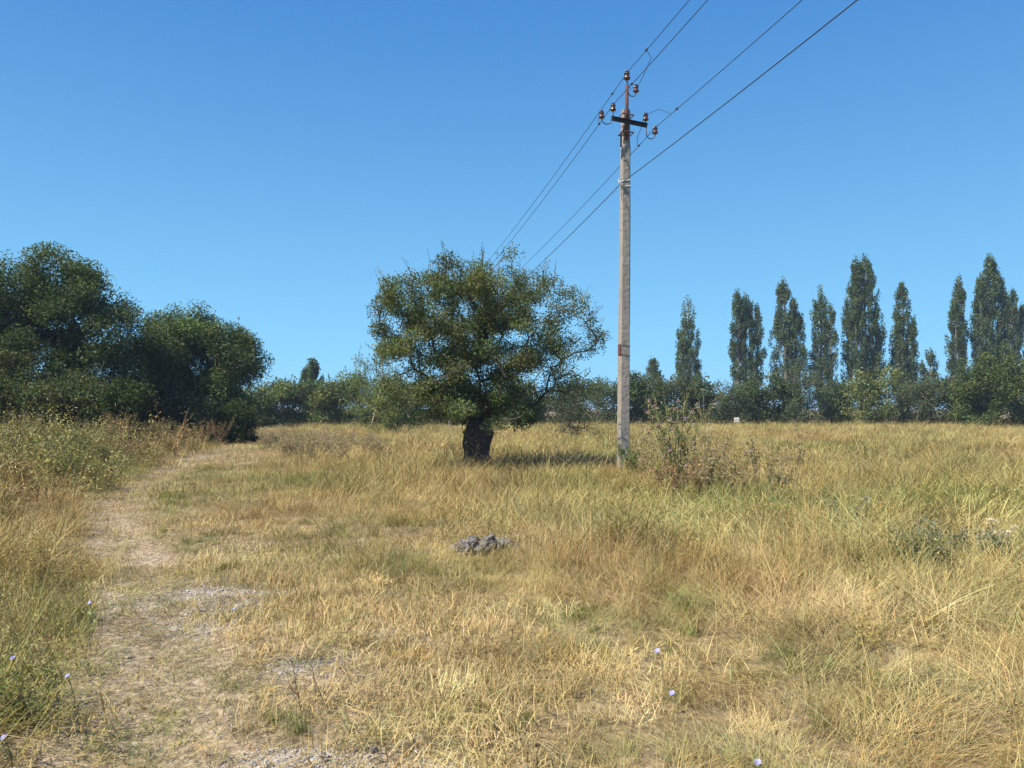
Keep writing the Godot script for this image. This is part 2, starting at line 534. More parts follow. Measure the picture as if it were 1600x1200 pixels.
# a patch of one kind of grass: blades stand in tussocks, each with a tone and a height of its own
func clump(kind: String, lod: int, sd: int) -> ArrayMesh:
	rng.seed = sd
	var b := Buf.new()
	var wm: float = [1.0, 1.4, 2.6][lod]
	var nm: float = [1.0, 1.1, 0.85][lod]
	var R: float = [0.28, 0.40, 0.68][lod]
	var segs: int = [4, 3, 2][lod]
	var n := 0
	var nt := 9
	match kind:
		"short": n = 230
		"litter": n = 150
		"meadow": n = 190
		"lodged": n = 180
		"green":
			n = 110
			R *= 0.6
			nt = 4
		"stalk":
			n = 38
			nt = 5
		"forb":
			n = 16
			nt = 6
	n = int(n * nm)
	var tufts := []
	for k in nt + 3 * lod:
		var a := rng.randf() * TAU
		var q := sqrt(rng.randf()) * R
		var g := exp(rng.randfn() * 0.26)
		tufts.append([Vector3(cos(a) * q, -0.01, sin(a) * q), Color(g * (1.0 + rng.randfn() * 0.1), g, g * (1.0 + rng.randfn() * 0.1)), exp(rng.randfn() * 0.28), rng.randf() * TAU, R * rng.randf_range(0.12, 0.42)])
	for k in n:
		var t: Array = tufts[rng.randi() % tufts.size()]
		var p: Vector3 = t[0] + Vector3(rng.randfn(), 0, rng.randfn()) * t[4]
		var c := blade_color(0.10) * (t[1] as Color)
		var h: float = t[2]
		var az: float = t[3] + rng.randfn() * 1.3
		match kind:
			"short":
				var flat := rng.randf() < 0.45
				blade(b, p, az, rng.randf_range(0.8, 1.4) if flat else rng.randf_range(0.0, 0.8), rng.randf_range(0.2, 1.2), h * rng.randf_range(0.045, 0.13), 0.003 * wm * rng.randf_range(0.6, 1.6), maxi(2, segs - 1), c)
			"litter":
				p.y = 0.004
				blade(b, p, rng.randf() * TAU, rng.randf_range(1.3, 1.5), rng.randf_range(0.0, 0.25), rng.randf_range(0.02, 0.09), 0.0032 * wm * rng.randf_range(0.6, 1.8), 2, c)
			"meadow":
				var up := rng.randf() < 0.10
				blade(b, p, az, rng.randf_range(0.0, 0.7) if up else rng.randf_range(0.2, 1.45), rng.randf_range(0.1, 0.8) if up else rng.randf_range(0.0, 1.7), h * (rng.randf_range(0.22, 0.42) if up else rng.randf_range(0.12, 0.40)), 0.0036 * wm * rng.randf_range(0.5, 1.6), segs, c, rng.randf_range(0.03, 0.06) * sqrt(sqrt(wm)) if up else 0.0)
			"lodged":
				var long_ := rng.randf() < 0.06
				if long_: c = Color(1.2, 1.2, 1.25)
				blade(b, p, rng.randfn() * 0.7 + sin(t[3]) * 0.9, rng.randf_range(0.5, 1.35), rng.randf_range(0.2, 1.2), (rng.randf_range(0.4, 0.6) if long_ else h * rng.randf_range(0.15, 0.5)), 0.0036 * wm * rng.randf_range(0.5, 1.6), segs, c)
			"green":
				blade(b, p, az, rng.randf_range(0.05, 0.6), rng.randf_range(0.3, 1.4), h * rng.randf_range(0.12, 0.34), 0.0042 * wm * rng.randf_range(0.6, 1.4), segs, c)
			"stalk":
				blade(b, p, rng.randfn() * 1.1, rng.randf_range(0.0, 0.28), rng.randf_range(0.05, 0.6), rng.randf_range(0.35, 0.7), 0.0026 * wm, segs, c, rng.randf_range(0.04, 0.085))
			"forb":
				var hh: float = h * rng.randf_range(0.16, 0.42)
				blade(b, p, az, 0.15, 0.4, hh, 0.003 * wm, segs, Color(0.8, 0.75, 0.7))
				for q in int(26 * nm):
					var u := rng.randf_range(0.15, 1.05)
					var at := p + Vector3(cos(az) * sin(0.3) * u * hh, u * hh * 0.95, sin(az) * sin(0.3) * u * hh) + rv() * 0.022 * sqrt(wm)
					leaf(b, at, rng.randf_range(0.012, 0.03) * sqrt(wm), rng.randf_range(0.004, 0.011) * sqrt(wm), blade_color(0.14) * (t[1] as Color), 0.3)
	return b.mesh()

const STRAW := Color(0.45, 0.35, 0.15)
const PALE_STRAW := Color(0.60, 0.495, 0.255)
const GREENC := Color(0.19, 0.225, 0.07)
const RUSTC := Color(0.31, 0.185, 0.09)

func scatter() -> void:
	var heads := {"short": ["short_turf", "short dry turf along the wheel tracks"], "meadow": ["meadow_grass", "knee-high sun-dried meadow grass over the whole field"], "lodged": ["lodged_grass", "long straw-coloured grass lying flat in swirls"], "green": ["green_grass", "tufts of still green grass among the straw"], "stalk": ["seed_grass", "upright tan grass stalks with seed heads"], "litter": ["straw_litter", "loose bits of straw lying on the bare track"], "forb": ["ground_weeds", "low leafy weeds growing through the dry grass"]}
	var lists := {}
	for kind in heads:
		for lod in 3:
			for va in 3: lists["%s %d %d" % [kind, lod, va]] = []
	rng.seed = 77
	var rings := [[1.6, 8.0, 0.165, 0], [8.0, 21.0, 0.30, 1], [21.0, 76.0, 0.56, 2]]
	for ring in rings:
		var d: float = ring[0]
		var step: float = ring[2]
		while d < ring[1]:
			var half := 0.72 * d + 1.6
			var x := -half
			while x < half:
				var px := x + rng.randf_range(-0.6, 0.6) * step
				var pz := -(d + rng.randf_range(-0.6, 0.6) * step)
				x += step
				place_tuft(lists, px, pz, ring[3])
			d += step
	for kind in heads:
		var root := Node3D.new()
		root.name = heads[kind][0]
		root.set_meta("kind", "stuff")
		root.set_meta("label", heads[kind][1])
		root.set_meta("category", "grass" if kind != "forb" else "weeds")
		add_child(root)
		for lod in 3:
			for va in 3:
				var li: Array = lists["%s %d %d" % [kind, lod, va]]
				if li.is_empty(): continue
				var mm := MultiMesh.new()
				mm.transform_format = MultiMesh.TRANSFORM_3D
				mm.use_colors = true
				mm.mesh = clump(kind, lod, 100 + lod * 10 + va + kind.hash() % 1000)
				mm.instance_count = li.size()
				for k in li.size():
					mm.set_instance_transform(k, li[k][0])
					mm.set_instance_color(k, li[k][1])
				var mi := MultiMeshInstance3D.new()
				mi.name = "tufts"
				mi.multimesh = mm
				mi.material_override = M.grass
				mi.set_meta("kind", "stuff")
				root.add_child(mi, true)

func place_tuft(lists: Dictionary, x: float, z: float, lod: int) -> void:
	var d := -z
	zone(x, z)
	var s := x - lane_x(d)
	var lw := lane_width(d)
	var nb := n_big.get_noise_2d(x, z)
	var nm := n_mid.get_noise_2d(x * 1.7 + 40.0, z * 1.7)
	var nf := n_fine.get_noise_2d(x * 0.9 + 9.0, z * 0.9)
	# bare wheel track
	var bare: float = 1.05 * track_bare(s, d) + zn[BARE] + zn[GRAVEL] * 1.25
	bare += nm * 0.35 + nf * 0.5
	var naked := rng.randf() < smoothstep(0.25, 0.8, bare) * 0.97
	var left: float = smoothstep(0.3, 1.2, -s)
	# how short the grass is kept by wheels and feet
	var short_: float = smoothstep(-0.75, -0.42, s) * (1.0 - smoothstep(lw - 0.5, lw + 0.4, s + nm * 1.8 + nf * 0.8))
	short_ = clampf(short_ + nf * 0.2 * short_, 0, 1)
	var green: float = clampf(0.19 + nb * 0.65 + nm * 0.5 + zn[GREEN] * 0.75 - zn[PALE] * 0.35 + (0.1 if d > 9.0 else 0.04) - 0.1 * left + nf * 0.3, 0.0, 1.0)
	var rust: float = clampf(0.12 - nb * 0.35 + nm * 0.3 + zn[RUST] * 0.7 - zn[GREEN] * 0.25 + nf * 0.25, 0.0, 1.0)
	var pale: float = clampf(0.15 + zn[PALE] * 0.7 + short_ * 0.28 - nf * 0.4 + nm * 0.2, 0.0, 1.0)
	var flat := 1.0
	var kind := "meadow"
	var scale := 1.0
	var yaw := rng.randf() * TAU
	var verge: float = smoothstep(0.4, 0.95, -s) if s < 0.0 else 1.0       # low beside the ruts
	if naked:
		var mat := n_fine.get_noise_2d(x * 1.3 + 70.0, z * 1.3 + 3.0)
		if lod < 2 and mat > -0.1 and rng.randf() < 0.75:       # flat grey-green mats that survive on the track
			kind = "short"
			scale = rng.randf_range(0.7, 1.0)
			green = 0.6 + mat + zn[GREEN]
			rust = 0.35
			pale = 0.1
			flat = 0.45
		elif rng.randf() < 0.75: kind = "litter"
		else: return
	elif rng.randf() < short_:
		kind = "short"
		scale = rng.randf_range(0.7, 1.25)
		if rng.randf() < green * 0.25 + zn[GREEN] * 0.2:
			kind = "green"
			scale = rng.randf_range(0.3, 0.55)
	else:
		var lod_w: float = smoothstep(0.2, 1.6, x + nm) * (1.0 - smoothstep(7.0, 13.0, d)) * 0.5 + 0.38
		var r := rng.randf()
		if r < zn[FORB] * 0.35 + left * 0.12 + 0.04: kind = "forb"
		elif rng.randf() < green * 0.5: kind = "green"
		elif rng.randf() < zn[STALK] * 0.6 + 0.005: kind = "stalk"
		elif rng.randf() < lod_w: kind = "lodged"
		scale = clampf(rng.randf_range(0.7, 1.25) * exp(0.3 * nb + 0.35 * nm + 0.6 * nf), 0.45, 1.35)
		var odd := rng.randf()
		if odd < 0.08 and kind != "lodged": scale *= 1.35
		elif odd > 0.72: scale *= 0.6
		scale *= lerpf(0.6, 1.0, smoothstep(lw, lw + 3.5, s)) if s > 0.0 else 1.0
		if kind == "stalk": scale *= 1.0 + 0.15 * minf(zn[STALK], 1.0)
		if d < 9.0: scale *= lerpf(0.65 if s > 0.0 else 0.9, 1.0, clampf((d - 3.0) / 6.0, 0, 1))
		if kind == "forb": scale *= 1.0 + 0.9 * minf(1.0, left * smoothstep(8.0, 14.0, d))
		scale *= lerpf(0.45, 1.0 if d > 9.0 or s > 0.0 else 0.92, verge)
		if kind == "green": scale = minf(scale, 1.05) * 0.85
	if kind == "lodged": yaw = n_dir.get_noise_2d(x, z) * 9.0 + rng.randfn() * 0.6
	elif kind == "stalk": yaw = n_dir.get_noise_2d(x, z) * 5.0 + rng.randfn() * 0.8
	var col := STRAW.lerp(PALE_STRAW, pale)
	col = col.lerp(RUSTC, rust * 0.75)
	match kind:
		"green": col = col.lerp(GREENC, clampf(0.45 + green * 0.6, 0.0, 0.95))
		"forb": col = col.lerp(GREENC, clampf(0.1 + green * 0.8 - rust * 0.4, 0.0, 0.85)).lerp(RUSTC, rust * 0.5)
		"short": col = col.lerp(GREENC, clampf(green * 0.75 - 0.05, 0.0, 0.8))
		_: col = col.lerp(GREENC, clampf(green * 0.85 - 0.08, 0.0, 0.75))
	if kind == "litter": col = col.lerp(Color(0.33, 0.25, 0.14), 0.6)
	col = tint(col, 0.24, 0.06)
	var tiltx := rng.randfn() * 0.1
	var tiltz := rng.randfn() * 0.1
	var bas := Basis(Vector3.UP, yaw) * Basis(Vector3.RIGHT, tiltx) * Basis(Vector3.BACK, tiltz)
	var wide := rng.randf_range(0.85, 1.2)
	bas = bas * Basis.from_scale(Vector3(wide, flat, wide) * scale)
	lists["%s %d %d" % [kind, lod, rng.randi() % 3]].append([Transform3D(bas, Vector3(x, gh(x, z), z)), col])

# ------------------------------------------------------------------ ground
func axis(lo: float, hi: float, near_lo: float, near_hi: float, step: float) -> PackedFloat32Array:
	var neg := []
	var p := near_lo
	var s := step
	while p > lo:
		s *= 1.13
		p -= s
		neg.append(maxf(p, lo))
	neg.reverse()
	var out := PackedFloat32Array(neg)
	p = near_lo
	while p < near_hi:
		out.append(p)
		p += step
	s = step
	while p < hi:
		out.append(p)
		s *= 1.13
		p += s
	out.append(hi)
	return out

func make_ground() -> void:
	var xs := axis(-1600, 1600, -6.0, 6.0, 0.09)
	var zs := axis(-1800, 60, -12.0, -1.0, 0.09)
	var b := Buf.new()
	var nx := xs.size()
	for z in zs:
		for x in xs:
			var d := -z
			b.v.append(Vector3(x, gh(x, z), z))
			var col := Color(0.26, 0.2, 0.1)
			if d > -2.0 and d < 40.0 and absf(x) < 40.0:
				zone(x, z)
				var s := x - lane_x(d)
				var nf := n_fine.get_noise_2d(x * 1.6, z * 1.6)
				var nm := n_mid.get_noise_2d(x * 1.7 + 40.0, z * 1.7)
				var bare := clampf(1.15 * track_bare(s, d) + zn[BARE] + nf * 0.3 + nm * 0.2, 0, 1)
				col = col.lerp(Color(0.39, 0.315, 0.22), bare)
				col = col.lerp(Color(0.39, 0.35, 0.3), clampf((zn[GRAVEL] + nf * 0.25) * 1.3 - 0.1, 0, 1))
			b.c.append(col)
	for r in zs.size() - 1:
		for q in nx - 1:
			var k := r * nx + q
			b.i.append(k); b.i.append(k + 1); b.i.append(k + nx)
			b.i.append(k + 1); b.i.append(k + nx + 1); b.i.append(k + nx)
	var o := part("ground", b.mesh(true), M.ground, self)
	o.set_meta("kind", "structure")
	o.set_meta("label", "dry field soil with bare wheel track and gravel patches")
	o.set_meta("category", "ground")

func rock_mesh(r: Vector3, sd: int, rough: float, col: Color) -> ArrayMesh:
	var f := FastNoiseLite.new()
	f.seed = sd
	f.frequency = 1.0
	var rings := []
	for a in 11:
		var th := PI * clampf(a / 10.0, 0.02, 0.98)
		var ring := PackedVector3Array()
		for k in 18:
			var t := TAU * k / 18
			var u := Vector3(sin(th) * cos(t), -cos(th), sin(th) * sin(t))
			var q := 1.0 + rough * f.get_noise_3d(u.x * 1.3, u.y * 1.3, u.z * 1.3) * 1.4 + rough * 0.6 * f.get_noise_3d(u.x * 4.0, u.y * 4.0, u.z * 4.0)
			ring.append(u * q * r)
		rings.append(ring)
	var b := Buf.new()
	b.skin(rings, col, true)
	return b.mesh()

func make_gravel() -> void:
	rng.seed = 5
	var root := Node3D.new()
	root.name = "gravel"
	root.set_meta("kind", "stuff")
	root.set_meta("label", "grey crushed gravel showing through worn turf")
	root.set_meta("category", "gravel")
	add_child(root)
	for va in 3:
		var tf := []
		for s in spots:
			if s[4] != GRAVEL: continue
			for k in int(9000 * s[2] * s[3]):
				var x: float = s[0] + rng.randfn() * s[2] * 0.75
				var z: float = s[1] + rng.randfn() * s[3] * 0.75
				var sz := exp(rng.randfn() * 0.5) * 0.0052
				var bas := Basis(Vector3.UP, rng.randf() * TAU) * Basis(Vector3.RIGHT, rng.randfn() * 0.4) * Basis.from_scale(Vector3(1, 0.6, 0.8) * sz)
				var k2 := exp(rng.randfn() * 0.2)
				tf.append([Transform3D(bas, Vector3(x, gh(x, z) + sz * 0.15, z)), Color(0.34 * k2, 0.315 * k2, 0.285 * k2)])
		for k in 260:       # scattered crumbs on the track
			var d := rng.randf_range(2.6, 10.0)
			var x := lane_x(d) + rng.randfn() * 0.35
			var sz := exp(rng.randfn() * 0.5) * 0.005
			var k2 := exp(rng.randfn() * 0.2)
			tf.append([Transform3D(Basis(Vector3.UP, rng.randf() * TAU) * Basis.from_scale(Vector3(1, 0.6, 0.8) * sz), Vector3(x, gh(x, -d) + sz * 0.15, -d)), Color(0.36 * k2, 0.31 * k2, 0.25 * k2)])
		var mm := MultiMesh.new()
		mm.transform_format = MultiMesh.TRANSFORM_3D
		mm.use_colors = true
		var f := Buf.new()
		var rings := []
		for a in 4:
			var ring := PackedVector3Array()
			for q in 6:
				var t := TAU * q / 6
				var rr: float = [0.35, 1.0, 0.9, 0.4][a] * rng.randf_range(0.75, 1.2)
				ring.append(Vector3(cos(t) * rr, [-0.8, -0.2, 0.4, 0.8][a], sin(t) * rr))
			rings.append(ring)
		f.skin(rings, Color.WHITE, true)
		mm.mesh = f.mesh()
		mm.instance_count = tf.size()
		for k in tf.size():
			mm.set_instance_transform(k, tf[k][0])
			mm.set_instance_color(k, tf[k][1])
		var mi := MultiMeshInstance3D.new()
		mi.name = "pebbles"
		mi.multimesh = mm
		mi.material_override = plain(0.95)
		mi.set_meta("kind", "stuff")
		root.add_child(mi, true)

# ------------------------------------------------------------------ power line
func insulator(parent: Node3D, at: Vector3, hook: Array, sz := 1.0) -> void:
	# brown porcelain pin insulator; hook: points of the steel pin or hook below it
	var b := Buf.new()
	var s := sz
	b.lathe(at, [[0.028 * s, -0.085 * s], [0.066 * s, -0.085 * s], [0.072 * s, -0.072 * s], [0.066 * s, -0.045 * s], [0.05 * s, -0.015 * s], [0.044 * s, 0.0], [0.05 * s, 0.014 * s], [0.062 * s, 0.022 * s], [0.064 * s, 0.034 * s], [0.052 * s, 0.046 * s], [0.036 * s, 0.054 * s], [0.034 * s, 0.062 * s], [0.045 * s, 0.07 * s], [0.044 * s, 0.082 * s], [0.026 * s, 0.094 * s], [0.006 * s, 0.097 * s]], 24, Color(0.085, 0.038, 0.028))
	var o := part("insulator", b.mesh(true), M.porcelain, parent)
	var h := Buf.new()
	var rr := []
	for k in hook.size(): rr.append(0.012)
	h.tube(hook, rr, 8, Color(0.06, 0.06, 0.065), true)
	part("hook", h.mesh(true), M.steel, o)

func arc_hook(from: Vector3, to: Vector3, dip: float) -> Array:
	var pts := [from]
	for k in 9:
		var t := PI * k / 8.0
		pts.append(Vector3(lerpf(from.x, to.x, (1 - cos(t)) * 0.5), minf(from.y, to.y) - dip * sin(t) * 0.999 - 0.02, lerpf(from.z, to.z, (1 - cos(t)) * 0.5)))
	pts.append(to)
	return pts

func make_pole() -> Node3D:
	var d := 18.0
	var foot := P(973, 640, d)
	foot.y = gh(foot.x, foot.z) - 0.05
	var o := thing("utility_pole", "tall square concrete utility pole standing beside the round tree", "utility pole", foot)
	o.rotation.y = atan2(POLE_DIR.x, POLE_DIR.z)
	o.rotation.z = -0.012
	var H := 8.76
	# post: tapered square with chamfered edges
	var c := Buf.new()
	var rings := []
	for k in 15:
		var y := H * k / 14.0
		var w := lerpf(0.125, 0.092, y / H)
		var e := 0.02
		var ring := []
		for q in [[-w + e, w], [w - e, w], [w, w - e], [w, -w + e], [w - e, -w], [-w + e, -w], [-w, -w + e], [-w, w - e]]:
			ring.append(Vector3(q[0], y, q[1]))
		rings.append(ring)
	var grey := Color(0.305, 0.275, 0.245)
	for k in 14:
		for q in 8:
			c.quad(rings[k][q], rings[k][(q + 1) % 8], rings[k + 1][(q + 1) % 8], rings[k + 1][q], grey)
	for q in 8: c.tri(Vector3(0, H, 0), rings[14][(q + 1) % 8], rings[14][q], grey)
	part("concrete_post", c.mesh(), M.concrete, o)
	var zf := 0.092        # front face of the post near its top
	# steel pipe that carries the two top insulators
	var pipe := Buf.new()
	pipe.tube([Vector3(-0.02, H - 0.75, zf + 0.052), Vector3(-0.02, H + 0.55, zf + 0.052)], [0.045, 0.045], 18, Color(0.17, 0.085, 0.07), true)
	var po := part("top_pipe", pipe.mesh(true), M.rust, o)
	for y in [H - 0.16, H - 0.58]:
		var cl := Buf.new()
		cl.box(Vector3(0.0, y, zf + 0.105), Vector3(0.15, 0.014, 0.012), Basis(Vector3.BACK, -0.08), Color(0.16, 0.075, 0.06), 0.003)
		cl.box(Vector3(0.0, y, -zf - 0.014), Vector3(0.15, 0.014, 0.012), Basis(Vector3.BACK, -0.08), Color(0.16, 0.075, 0.06), 0.003)
		for sx in [-0.135, 0.135]:
			cl.box(Vector3(sx, y - sx * 0.08, 0.045), Vector3(zf + 0.09, 0.008, 0.008), Basis(Vector3.UP, PI / 2), Color(0.16, 0.075, 0.06))
		part("collar", cl.mesh(), M.rust, o)
	# crossarm of steel angle
	var ar := Buf.new()
	var ab := Basis(Vector3.BACK, -0.115)
	var ay := H - 0.36
	ar.box(Vector3(0.02, ay, zf + 0.118), Vector3(0.455, 0.046, 0.006), ab, Color(0.035, 0.035, 0.04), 0.002)
	ar.box(Vector3(0.02, ay, zf + 0.15) + ab * Vector3(0, 0.043, 0), Vector3(0.455, 0.005, 0.032), ab, Color(0.035, 0.035, 0.04), 0.0015)
	part("crossarm", ar.mesh(), M.steel, o)
	var az := zf + 0.15
	var le := Vector3(-0.40, ay + 0.05 + 0.049, az)
	var re := Vector3(0.44, ay - 0.05 + 0.003, az)
	# six insulators
	var top := Vector3(-0.02, H + 0.80, zf + 0.052)
	insulator(o, top, [Vector3(-0.02, H + 0.5, zf + 0.052), top - Vector3(0, 0.08, 0)], 1.15)
	var ph := Vector3(0.21, H + 0.50, zf + 0.052)
	insulator(o, ph, arc_hook(Vector3(0.02, H + 0.42, zf + 0.052), ph - Vector3(0, 0.09, 0), 0.09))
	var lp := le + Vector3(0.01, 0.22, 0)
	insulator(o, lp, [le - Vector3(-0.01, 0.06, 0), lp - Vector3(0, 0.08, 0)])
	var lh := le + Vector3(-0.27, 0.02, 0)
	insulator(o, lh, arc_hook(le + Vector3(-0.015, -0.02, -0.0), lh - Vector3(0, 0.09, 0), 0.11))
	var rp := re + Vector3(-0.02, 0.20, 0)
	insulator(o, rp, [re - Vector3(0.02, 0.06, 0), rp - Vector3(0, 0.08, 0)])
	var rh := re + Vector3(0.22, -0.1, 0)
	insulator(o, rh, arc_hook(re + Vector3(0.0, -0.05, 0.0), rh - Vector3(0, 0.09, 0), 0.11))
	# white tie bands and the hook that carries the lowest cable
	var w4 := Vector3(-0.13, H - 1.80, zf + 0.05)
	for y in [H - 1.72, H - 1.86]:
		var t := Buf.new()
		var w := 0.103
		var pts := []
		for q in [[-w, w], [w, w], [w, -w], [-w, -w], [-w, w]]: pts.append(Vector3(q[0], y + q[0] * 0.2, q[1]))
		t.tube(pts, [0.011, 0.011, 0.011, 0.011, 0.011], 6, Color(0.62, 0.63, 0.64))
		part("tie_band", t.mesh(), M.paint, o)
	var ck := Buf.new()
	var coil := []
	var cr := []
	for k in 26:
		var t := TAU * k / 9.0
		coil.append(w4 + Vector3(-0.03 + cos(t) * 0.05, 0.03 + sin(t) * 0.06, -0.02 + k * 0.002))
		cr.append(0.006)
	ck.tube(coil, cr, 5, Color(0.6, 0.62, 0.65))
	part("wire_coil", ck.mesh(), M.paint, o)
	var lb := Buf.new()
	lb.tube([w4 + Vector3(0.0, 0.0, 0), w4 + Vector3(0.01, -0.2, -0.03), w4 + Vector3(0.0, -0.38, -0.035), w4 + Vector3(0.05, -0.385, 0.07), Vector3(0.1, H - 2.6, zf + 0.035)], [0.006, 0.006, 0.006, 0.006, 0.006], 5, Color(0.03, 0.03, 0.035))
	part("cable_tail", lb.mesh(), M.wire, o)
	# loose wires that run down and across the post
	for q in [[Vector3(-0.05, H - 0.55, zf + 0.02), Vector3(0.09, H - 0.9, zf + 0.015), Vector3(0.112, H - 1.2, 0.03), Vector3(0.118, H - 2.6, 0.05), Vector3(0.122, H - 5.2, 0.06)], [Vector3(-0.105, H - 1.22, zf + 0.012), Vector3(-0.02, H - 1.2, zf + 0.018), Vector3(0.09, H - 1.5, zf + 0.018), Vector3(0.112, H - 1.62, 0.02)], [Vector3(-0.12, 2.9, 0.122), Vector3(0.0, 2.89, 0.127), Vector3(0.121, 2.86, 0.122)], [Vector3(-0.12, 3.13, 0.122), Vector3(0.0, 3.12, 0.126), Vector3(0.121, 3.09, 0.122)]]:
		var l := Buf.new()
		var r := []
		for k in q.size(): r.append(0.0055)
		l.tube(q, r, 5, Color(0.06, 0.055, 0.055))
		part("loose_wire", l.mesh(), M.wire, o)
	# rusty plate on the narrow side of the post
	var rp2 := Buf.new()
	rp2.box(Vector3(-0.1265, 3.0, 0.03), Vector3(0.13, 0.09, 0.004), Basis(Vector3.BACK, PI / 2) * Basis(Vector3.RIGHT, PI / 2), Color(0.2, 0.085, 0.07), 0.001)
	part("rusty_plate", rp2.mesh(), M.rust, o)
	# bracket strip under the crossarm
	var br := Buf.new()
	br.box(Vector3(-0.108, H - 0.72, 0.03), Vector3(0.18, 0.03, 0.006), Basis(Vector3.BACK, PI / 2), Color(0.05, 0.05, 0.055), 0.001)
	part("bracket", br.mesh(), M.steel, o)
	# jumper leads between insulators and line wires
	for q in [[ph + Vector3(0.05, 0.06, 0), ph + Vector3(0.1, 0.25, 0.3), ph + Vector3(0.09, 0.42, 0.75), top + Vector3(0.0, 0.05, 1.25)], [rp + Vector3(-0.03, 0.04, 0), rp + Vector3(-0.05, -0.2, -0.15), rp + Vector3(-0.03, -0.33, -0.5), rh + Vector3(0.0, 0.05, -1.2)], [rp + Vector3(0.03, 0.06, 0), rp + Vector3(0.16, 0.04, 0.4), rh + Vector3(0.0, 0.04, 0.95)], [lh + Vector3(0, 0.05, 0), lh + Vector3(0.06, 0.04, -0.5), lp + Vector3(0, 0.03, -1.1)], [top + Vector3(-0.04, 0.03, 0), ph + Vector3(-0.1, 0.0, -0.1), ph + Vector3(-0.05, 0.03, 0)]]:
		var l := Buf.new()
		var r := []
		for k in q.size(): r.append(0.0065)
		l.tube(q, r, 5, Color(0.05, 0.05, 0.055))
		part("jumper_wire", l.mesh(), M.wire, o)
	wire_ends = [top + Vector3(0.0, 0.06, 0.045), lp + Vector3(0, 0.058, 0.045), rh + Vector3(0, 0.058, 0.045), w4]
	return o
var wire_ends := []

func make_wires(pole: Node3D) -> void:
	var far := pole.duplicate()
	far.name = numbered("utility_pole")
	add_child(far)
	far.set_meta("label", "distant concrete utility pole hidden behind the round tree")
	far.position = pole.position - POLE_DIR * 38.0
	far.position.y = 0.0
	var said := ["thin overhead wire tied to the topmost insulator of the concrete pole", "thin overhead wire tied to the upright insulator on the crossarm end facing the round tree", "thin overhead wire tied to the hooked insulator on the crossarm end facing the poplars", "lowest overhead cable held by white bands under the crossarm"]
	for k in 4:
		var w: Vector3 = pole.transform * wire_ends[k]
		var o := thing("overhead_wire", said[k], "wire", w, "wires of the power line")
		var b := Buf.new()
		var pts := []
		var rr := []
		for s in range(-48, 49):
			var t := s / 48.0
			var u := absf(t)
			pts.append(POLE_DIR * 38.0 * t - Vector3(0, 4.0 * 0.45 * u * (1.0 - u), 0))
			rr.append(0.0078 if k < 3 else 0.0095)
		b.tube(pts, rr, 6, Color(0.05, 0.052, 0.058), true)
		part("strand", b.mesh(true), M.wire, o)
		if k < 3:
			for t in [-1.15, 1.25]:
				var q := Buf.new()
				var at: Vector3 = POLE_DIR * t - Vector3(0, 0.05, 0)
				q.tube([at - POLE_DIR * 0.05, at - POLE_DIR * 0.02, at + POLE_DIR * 0.02, at + POLE_DIR * 0.05], [0.012, 0.028, 0.028, 0.012], 8, Color(0.05, 0.05, 0.055), true)
				part("wire_clamp", q.mesh(true), M.steel, o)

